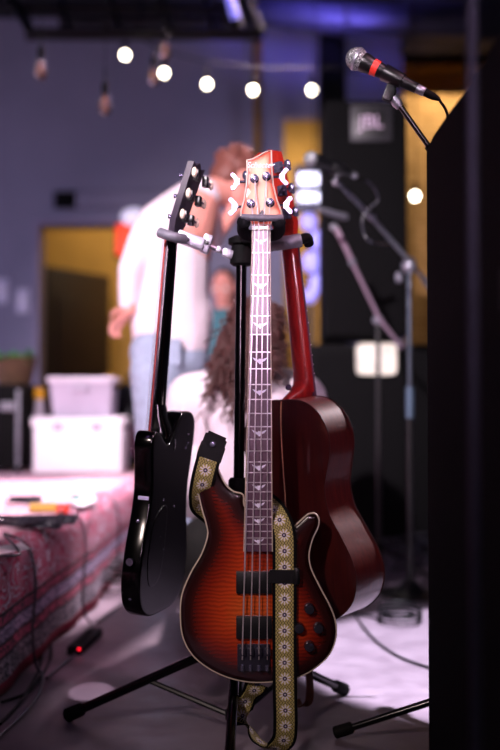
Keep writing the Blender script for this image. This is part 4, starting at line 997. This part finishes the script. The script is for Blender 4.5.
for z, hw, d in ((-.305, .0265, .016), (-.325, .027, .024), (-.34, .026, .045), (-.350, .022, .068), (-.358, .017, .082)):
    rings.append([V(hw*math.cos(a), -.001+d*math.sin(a)**.8, z) for a in np.linspace(0.0001, PI-.0001, 14)])
MB().loft(rings).build('neck_heel', M['neck_red'], ag, local=True)
MB().lathe([(.004, 0), (.004, .006), (.007, .008), (.007, .011)], V(-.004, .052, -.333), (-.3, .8, .5), 12).build('strap_button', M['chrome'], ag, local=True)
hd = [(-.021, -.002), (-.024, .012), (-.034, .035), (-.037, .19), (-.015, .198), (0, .192), (.015, .198), (.037, .19), (.034, .035), (.024, .012), (.021, -.002)]
m = MB(); m.prism([V(x, -.006+z*.22, z) for x, z in hd], (0, .015, 0)); m.build('headstock', mat('head_red', '#a8281c', .28, coat=.7), ag, local=True)
tuners33(ag, (.055, .105, .155), .034, .008, .22, M['chrome'], M['chrome'])
MB().lathe([(.05, .0005), (.052, .001), (.052, -.001)], V(0, 0, -.48), (0, 1, 0), 24).build('sound_hole', M['black_satin'], ag, local=True)
MB().box((0, -.005, -.665), (.15, .010, .03), None, .003).build('bridge', M['rosewood'], ag, local=True)
for k in range(6):
    x = -.017+k*.0068; MB().tube([V(x, -.011, .01), V(x, -.011, 0), V(x*1.5, -.012, -.66)], .0006, 5).build('string', M['string'], ag, local=True)
# brown leather strap tail at the stand foot
sb = root('brown_strap', 'brown leather strap tail hanging behind the bass body', 'strap', P(308, 706, 2.5))
pts = catmull([P(309, 640, 2.46), P(309, 670, 2.46), P(310, 690, 2.44), P(308, 702, 2.42), P(300, 706, 2.42), P(296, 699, 2.44)], closed=False)
ribbon(pts, V(.8, .6, 0), .020, .003, 'leather_band', M['brown_leather'], sb)
MB().tube([P(309, 640, 2.46), P(311, 612, 2.44)], .003, 8).build('lace', M['webbing'], sb)

# ================================================================ microphones
def mic(ball, tail, r, s, band=True):
    d = (tail-ball).normalized()
    MB().ball(ball, .0255*s, 24, 16).build('mesh_head', M['mic_mesh'], r)
    MB().lathe([(.0262*s, .0), (.0268*s, .001), (.0268*s, .006), (.0258*s, .007)], ball-d*.003, d, 24).build('head_ring', M['silver'], r)
    MB().lathe([(.0215*s, .014*s), (.0225*s, .020*s), (.0190*s, .036*s), (.0150*s, .075*s), (.0120*s, .135*s), (.0115*s, .148*s), (.012*s, .150*s)], ball, d, 24).build('handle', M['black_satin'], r)
    if band: MB().lathe([(.0190*s, .040*s), (.0178*s, .054*s)], ball, d, 24).build('colour_band', M['mic_band'], r)
    MB().lathe([(.0095*s, .148*s), (.0105*s, .150*s), (.0105*s, .168*s), (.009*s, .170*s)], ball, d, 16).build('connector', M['silver'], r)
    MB().lathe([(.0090*s, .168*s), (.0085*s, .190*s), (.0045*s, .205*s)], ball, d, 14).build('cable_boot', M['rubber'], r)
    return d
D = 2.25; b0 = P(357, 59, D); t0 = P(408, 84, D-.02)
r1 = root('front_microphone', 'black vocal microphone with silver mesh head and red band', 'microphone', b0)
d1 = mic(b0, t0, r1, .98)
e1 = b0+d1*.205*.98
MB().tube(catmull([e1-d1*.01, e1, P(440, 101, D), P(447, 113, D+.02), P(452, 140, D+.05), P(470, 190, D+.08)], closed=False), .0032, 8).single('microphone_cable', M['cable'], 'black cable leaving the front microphone', 'cable')
r2 = root('front_microphone_stand', 'black boom stand carrying the red banded microphone', 'stand', V(P(478, 400, D).x, D, 0))
cl = b0+d1*.085
up = V(0, 0, 1); up = (up-d1*up.dot(d1)).normalized()
MB().lathe([(.0180, 0), (.0190, .002), (.0160, .045), (.0150, .046)], b0+d1*.066, d1, 20).build('microphone_clip', M['black_satin'], r2)
k0 = b0+d1*.092; k1 = P(390.5, 95, D)
MB().box((k0+k1)/2-up*.012, (.022, .016, .045), Matrix.Rotation(.35, 3, 'Y'), .004).build('clip_stem', M['black_satin'], r2)
MB().lathe([(.009, -.013), (.0105, -.010), (.0105, .010), (.009, .013)], P(391, 93, D), (0, 1, 0), 14).build('swivel', M['rubber'], r2)
MB().tube([P(393, 97, D), P(397, 103, D), P(400, 107, D)], [.010, .012, .009], 12).build('clip_thread', M['silver'], r2)
px_, pt = P(478, 212, D), None
MB().tube([P(400, 106, D), px_+V(.03, 0, -.05)], .0062, 12).build('boom_arm', M['black_gloss'], r2)
bj = P(432, 150, D); MB().lathe([(.013, -.012), (.013, .012)], P(432.5, 149, D), P(432, 150, D)-P(400, 106, D), 12).build('boom_collar', M['rubber'], r2)
MB().tube([px_+V(0, .02, 0), V(px_.x, D+.02, .05)], .011, 12).build('pole', M['black_gloss'], r2); MB().ball(px_+V(0, .01, 0), (.022, .03, .022)).build('boom_clutch', M['rubber'], r2)
f0 = G(334, 733, .014); hub = V(px_.x, D+.02, .13)
for f_ in (f0, hub+V(.2, .30, -.116), hub+V(.25, -.22, -.116)):
    d = (f_-hub).normalized(); MB().tube([hub, f_-d*.02], .0085, 10).build('leg', M['black_gloss'], r2); MB().tube([f_-d*.045, f_-d*.04, f_-d*.003, f_], [.0095, .0135, .014, .010], 12).build('rubber_foot', M['rubber'], r2)
MB().lathe([(.018, -.02), (.022, -.015), (.022, .015), (.018, .02)], hub, (0, 0, 1)).build('leg_hub', M['rubber'], r2)

# second microphone and boom behind
D = 3.35; b0 = P(311, 159, D); t0 = P(350, 174, D+.05); r3 = root('rear_microphone', 'blurred silver headed microphone behind the guitar headstocks', 'microphone', b0); d3 = mic(b0, t0, r3, 1.0, False)
e3 = b0+d3*.205
MB().tube(catmull([e3-d3*.01, e3, P(374, 188, D+.1), P(378, 200, D+.12), P(368, 210, D+.12), P(362, 222, D+.12), P(366, 238, D+.1), P(376, 243, D+.12), P(390, 244, 4.0)], closed=False), .0036, 8).single('microphone_cable', M['cable_grey'], 'grey cable looping down from the rear microphone', 'cable')
r4 = root('rear_microphone_stand', 'tall boom stand with silver arm rising before the stacked loudspeakers', 'stand', V(P(409, 400, 4.0).x, 4.0, 0))
c = b0+d3*.095; MB().lathe([(.0235, -.02), (.0245, -.018), (.0225, .025)], c, d3, 16).build('microphone_clip', M['black_satin'], r4)
j = P(410, 262, 4.0)
MB().tube([P(336, 181, 3.42), P(352, 197, 3.55), P(372, 218, 3.7), j, P(434, 291, 4.2)], [.007, .0085, .0085, .0085, .0085], 12).build('boom_arm', mat('steel_grey', '#b4bcc8', .35, .5), r4)
MB().tube([c-V(0, 0, .024), P(337, 184, 3.42)], .006, 10).build('clip_stem', M['silver'], r4)
for px, py, dd in ((372, 217, 3.7), (336, 182, 3.42)): MB().ball(P(px, py, dd), (.015, .015, .015), 12, 8).build('arm_joint', M['silver'], r4)
MB().ball(j+V(0, .02, -.01), (.03, .03, .035), 14, 10).build('boom_clutch', M['silver'], r4); k = j+V(-.03, 0, -.06); MB().lathe([(.018, 0), (.022, .005), (.022, .02), (.018, .025)], k, (-1, 0, 0), 14).build('clutch_knob', M['grey_grip'], r4)
MB().tube([P(425, 280, 4.15), P(436, 293, 4.23)], .016, 12).build('counterweight', M['silver'], r4)
MB().cyl(j+V(0, .02, -.01), V(j.x, 4.02, .72), .0085, n=12).build('upper_pole', mat('steel_dim', '#5c6470', .3, .8), r4); MB().cyl(V(j.x, 4.02, .80), V(j.x, 4.02, .68), .016, n=14).build('pole_collar', mat('collar_blue', '#55687c', .4, .5), r4)
MB().cyl(V(j.x, 4.02, .72), V(j.x, 4.02, .04), .0125, n=14).build('lower_pole', M['black_satin'], r4); MB().lathe([(.125, .001), (.128, .012), (.05, .03), (.02, .06)], V(j.x, 4.02, 0), (0, 0, 1), 28).build('round_base', M['black_satin'], r4)
# third stand
r5 = root('second_boom_stand', 'thin boom stand with pinkish arm slanting left of the taller one', 'stand', V(P(379, 400, 4.4).x, 4.4, 0)); D = 4.4
MB().tube([P(336, 228, 4.3), P(345, 246, 4.3), P(357, 272, 4.35), P(379, 318, 4.4), P(402, 348, 4.45)], [.012, .011, .008, .008, .008], 12).build('boom_arm', mat('pink_steel', '#9c8698', .4, .4), r5)
MB().ball(P(334, 227, 4.3), .017, 12, 8).build('arm_tip', M['silver'], r5); MB().ball(P(352, 262, 4.33), .016, 12, 8).build('arm_joint', M['grey_grip'], r5)
j = P(378, 320, 4.42); MB().ball(j, (.024, .02, .022), 12, 8).build('boom_clutch', M['grey_grip'], r5); MB().cyl(j, V(j.x, 4.42, .05), .0095, n=12).build('pole', M['black_satin'], r5)
MB().tube([P(318, 209, 4.0), P(334, 214, 4.05), P(345, 217, 4.1)], [.010, .013, .015], 12).single('short_microphone', M['grey_grip'], 'short grey instrument microphone pointing left behind the boom arm', 'microphone')
for a in (200, 320, 80):
    a = math.radians(a); f_ = V(j.x+.30*math.cos(a), 4.42+.30*math.sin(a), .012); h = V(j.x, 4.42, .13); d = (f_-h).normalized()
    MB().tube([h, f_], .008, 10).build('leg', M['black_satin'], r5); MB().tube([f_-d*.03, f_], .012, 10).build('rubber_foot', M['rubber'], r5)
MB().lathe([(.018, -.02), (.02, 0), (.018, .02)], V(j.x, 4.42, .13), (0, 0, 1)).build('leg_hub', M['rubber'], r5)

# ================================================================ people
D = 4.0
man = root('person', 'man in white long sleeved shirt and pale jeans bending his head, seen from behind', 'person', V(P(170, 400, D).x, D+.02, 0))
def Q(px, py, d=0.0): return P(px, py, D+d)
hipc = Q(172, 358, .02); chest = Q(176, 250, .02); nb = Q(203, 196, .08)
sk = MB(); hc = Q(237, 180, .16)
q_, R_h = head(sk, hc, (.72, .42, -.55), (.62, .36, .70), 1.03)
limb(sk, [nb, hc+V(-.03, -.01, -.03)], [.062, .060]); limb(sk, [hipc, Q(173, 300, .02), chest, nb], [.13, .12, .14, .07])
shL = Q(148, 234, -.05); elL = Q(130, 270, -.12); wrL = Q(130, 309, -.10)
shR = Q(206, 220, .15); elR = Q(213, 240, .22); wrR = Q(233, 212, .14)
limb(sk, [shL, elL, wrL], [.052, .040, .027]); limb(sk, [shR, elR, wrR], [.050, .042, .028])
hand(sk, wrL, V(-.62, -.1, -.70), V(.8, -.5, -.2), 1, .5, .85); hand(sk, wrR, V(.55, .1, .8), V(.2, .9, -.3), -1, .7, .95)
hl, kl, al = Q(158, 372, -.07), V(Q(160, 480).x, D-.06, .50), V(Q(157, 400).x, D-.02, .09)
hr, kr, ar = Q(186, 372, .10), V(Q(190, 480).x, D+.12, .50), V(Q(188, 400).x, D+.14, .09)
limb(sk, [hipc, hl, kl, al], [.12, .088, .056, .040]); limb(sk, [hipc, hr, kr, ar], [.12, .088, .056, .040])
fuse(sk, 'body', M['skin'], man, .0065, 3)
for s in (-1, 1): MB().ball(q_(s*.034, .079, -.012), .012, 10, 8).build('eye', M['eye'], man)
h = MB(); h.ball(q_(0, -.022, .032), (.083, .096, .090), 20, 14, R_h); h.ball(q_(0, -.055, -.01), (.074, .058, .075), 16, 10, R_h)
for k in range(60):
    a = random.uniform(0, 2*PI); e = random.uniform(-.1, 1.3); h.ball(q_(.08*math.cos(a)*math.cos(e), -.03+.09*math.sin(a)*math.cos(e), .035+.088*math.sin(e)), .014, 8, 5)
fuse(h, 'hair', M['hair_man'], man, .007, 1)
s_ = MB()
limb(s_, [Q(172, 338, .02), Q(170, 300, .02), Q(170, 258, .02)], [.155, .152, .158]); s_.ball(Q(174, 240, .04), (.155, .14, .12)); limb(s_, [Q(160, 228, .0), Q(190, 208, .1), nb], [.10, .105, .075])
s_.ball(Q(152, 320, .0), (.085, .12, .13)); s_.ball(Q(194, 320, .03), (.075, .12, .14))
limb(s_, [shL, elL, Q(128, 303, -.10)], [.070, .048, .038]); limb(s_, [shR, Q(211, 237, .20)], [.070, .058])
fuse(s_, 'shirt', M['shirt'], man, .012, 8)
j_ = MB(); limb(j_, [hipc, hl, kl, V(al.x, al.y, .06)], [.148, .110, .078, .070]); limb(j_, [hipc, hr, kr, V(ar.x, ar.y, .06)], [.148, .110, .078, .070]); j_.ball(Q(160, 352, -.03), (.12, .13, .10))
fuse(j_, 'jeans', M['jeans'], man, .012, 6)
MB().box(Q(165, 352, -.155), (.12, .02, .10), None, .008).build('back_pocket', M['jeans'], man)
for a_, yy in ((al, -.02), (ar, .03)):
    m = MB(); m.ball((a_.x+.05, a_.y, .045), (.13, .05, .042)); m.ball((a_.x, a_.y, .07), (.05, .045, .06)); fuse(m, 'shoe', M['shoe'], man, .01, 3)

D = 3.3
wo = root('person', 'woman with long curly brown hair and white top kneeling with her back to us', 'person', V(P(247, 400, D).x, D, 0))
sk = MB(); hc = Q(256, 338, .02); q_, R_h = head(sk, hc, (.38, .88, -.28), (.18, .2, .96), .98)
nk = Q(252, 372, 0); limb(sk, [nk, hc+V(0, -.01, -.03)], [.052, .050]); hip = Q(245, 520, .02)
limb(sk, [hip, Q(247, 450, .02), Q(250, 395, .01), nk], [.13, .11, .13, .055])
sL, eL, wL = Q(193, 398, 0), Q(176, 462, .08), Q(205, 515, .38); sR, eR, wR = Q(303, 398, 0), Q(322, 462, .08), Q(290, 515, .38)
limb(sk, [sL, eL, wL], [.048, .038, .025]); limb(sk, [sR, eR, wR], [.048, .038, .025])
hand(sk, wL, V(.3, .9, -.2), V(0, 0, -1), 1, .5, .88); hand(sk, wR, V(-.3, .9, -.2), V(0, 0, -1), -1, .5, .88)
for s in (-1, 1):
    x = hip.x+s*.10; limb(sk, [V(x, D+.02, .27), V(hip.x+s*.16, D+.44, .10), V(hip.x+s*.12, D+.05, .075), V(hip.x+s*.10, D-.02, .06)], [.10, .062, .052, .04])
fuse(sk, 'body', M['skin'], wo, .0065, 3)
for s in (-1, 1): MB().ball(q_(s*.034, .079, -.012), .012, 10, 8).build('eye', M['eye'], wo)
s_ = MB(); limb(s_, [Q(246, 492, .02), Q(247, 450, .02), Q(249, 415, .01)], [.165, .155, .165]); limb(s_, [Q(200, 398, 0), Q(250, 384, 0), Q(298, 398, 0)], [.085, .085, .085])
limb(s_, [sL, eL, Q(196, 505, .25)], [.085, .070, .055]); limb(s_, [sR, eR, Q(300, 505, .25)], [.078, .062, .050])
s_.ball(Q(210, 480, .0), (.11, .12, .10)); s_.ball(Q(284, 480, .0), (.09, .12, .10))
fuse(s_, 'shirt', M['shirt'], wo, .012, 8)
p_ = MB(); p_.ball((hip.x, D+.03, .27), (.20, .16, .13))
for s in (-1, 1): limb(p_, [V(hip.x+s*.09, D+.03, .27), V(hip.x+s*.16, D+.44, .115), V(hip.x+s*.12, D+.06, .095), V(hip.x+s*.11, D+.0, .08)], [.13, .085, .074, .062])
fuse(p_, 'trousers', M['olive'], wo, .012, 6)
for s in (-1, 1):
    m = MB(); limb(m, [V(hip.x+s*.11, D-.02, .07), V(hip.x+s*.11, D-.17, .045)], [.045, .038]); fuse(m, 'shoe', M['shoe'], wo, .01, 3)
h = MB(); h.ball(q_(0, -.025, .03), (.090, .100, .094), 20, 14, R_h); h.ball(q_(-.03, -.06, -.05), (.075, .05, .09), 16, 10, R_h); h.ball(q_(-.04, -.07, -.12), (.07, .035, .09), 14, 10, R_h)
random.seed(21)
for k in range(300):
    a = random.uniform(-2.6, .45); st_ = q_(.085*math.cos(a-.0)*.95, -.03-.085*abs(math.sin(a)), random.uniform(-.02, .10))
    left = 1 if st_.x < hc.x+.02 else 0
    L_ = random.uniform(.14, .32) if left else random.uniform(.06, .16); n_ = 14; ph = random.uniform(0, 6.28); pts = []; fr_ = random.uniform(3, 5); am = random.uniform(.008, .016)
    dx = random.uniform(-.10, .03) if left else random.uniform(-.02, .03)
    for i in range(n_):
        t = i/(n_-1); pts.append(st_+V(dx*t**1.2+am*math.cos(ph+t*6.28*fr_)*min(1, t*3), -.05*math.sin(min(1, t*2)*PI/2)-.055*t+am*math.sin(ph+t*6.28*fr_)*min(1, t*3), -L_*t))
    h.tube(pts, [.0055*(1-.6*i/(n_-1)) for i in range(n_)], 6)
h.build('hair', M['hair_woman'], wo, auto=180)

D = 6.5
tp = root('person', 'distant dark haired person in teal top, mostly hidden behind the stand post', 'person', V(P(224, 400, D).x, D, 0))
sk = MB(); hc = Q(224, 287, 0); q_, R_h = head(sk, hc, (-.25, -.95, -.1), (0, 0, 1), 1.0); x = hc.x
limb(sk, [V(x, D+.02, 1.20), hc+V(0, .01, -.04)], [.055, .055]); limb(sk, [V(x, D+.02, .85), V(x, D+.02, 1.05), V(x, D+.02, 1.22)], [.12, .11, .12])
for s in (-1, 1):
    limb(sk, [V(x+s*.17, D+.02, 1.24), V(x+s*.21, D+.03, .98), V(x+s*.16, D-.12, .86)], [.045, .038, .027]); hand(sk, V(x+s*.16, D-.12, .86), V(-s*.5, -.8, -.1), V(0, 0, -1), s, .6, .9)
    limb(sk, [V(x+s*.09, D+.02, .82), V(x+s*.10, D+.01, .46), V(x+s*.10, D+.05, .08)], [.085, .055, .04])
fuse(sk, 'body', M['skin'], tp, .0075, 3)
for s in (-1, 1): MB().ball(q_(s*.034, .079, -.012), .012, 10, 8).build('eye', M['eye'], tp)
h = MB(); h.ball(q_(0, -.025, .035), (.085, .092, .088), 18, 12, R_h); h.ball(q_(0, -.06, -.04), (.08, .05, .10), 14, 10, R_h); fuse(h, 'hair', mat('hair_dark', '#2a1618', .6), tp, .009, 2)
s_ = MB(); limb(s_, [V(x, D+.02, .86), V(x, D+.02, 1.05), V(x, D+.02, 1.20)], [.145, .14, .14])
for s in (-1, 1): limb(s_, [V(x+s*.14, D+.02, 1.24), V(x+s*.20, D+.03, 1.06)], [.07, .055])
fuse(s_, 'top', mat('teal_cloth', '#3f6e78', .85), tp, .012, 6)
j_ = MB(); j_.ball((x, D+.02, .82), (.17, .14, .13))
for s in (-1, 1): limb(j_, [V(x+s*.09, D+.02, .82), V(x+s*.10, D+.01, .46), V(x+s*.10, D+.05, .08)], [.105, .072, .06])
fuse(j_, 'trousers', M['olive'], tp, .012, 5)
for s in (-1, 1):
    m = MB(); m.ball((x+s*.10, D, .045), (.045, .13, .042)); fuse(m, 'shoe', M['shoe'], tp, .01, 2)
bpy.context.view_layer.update()
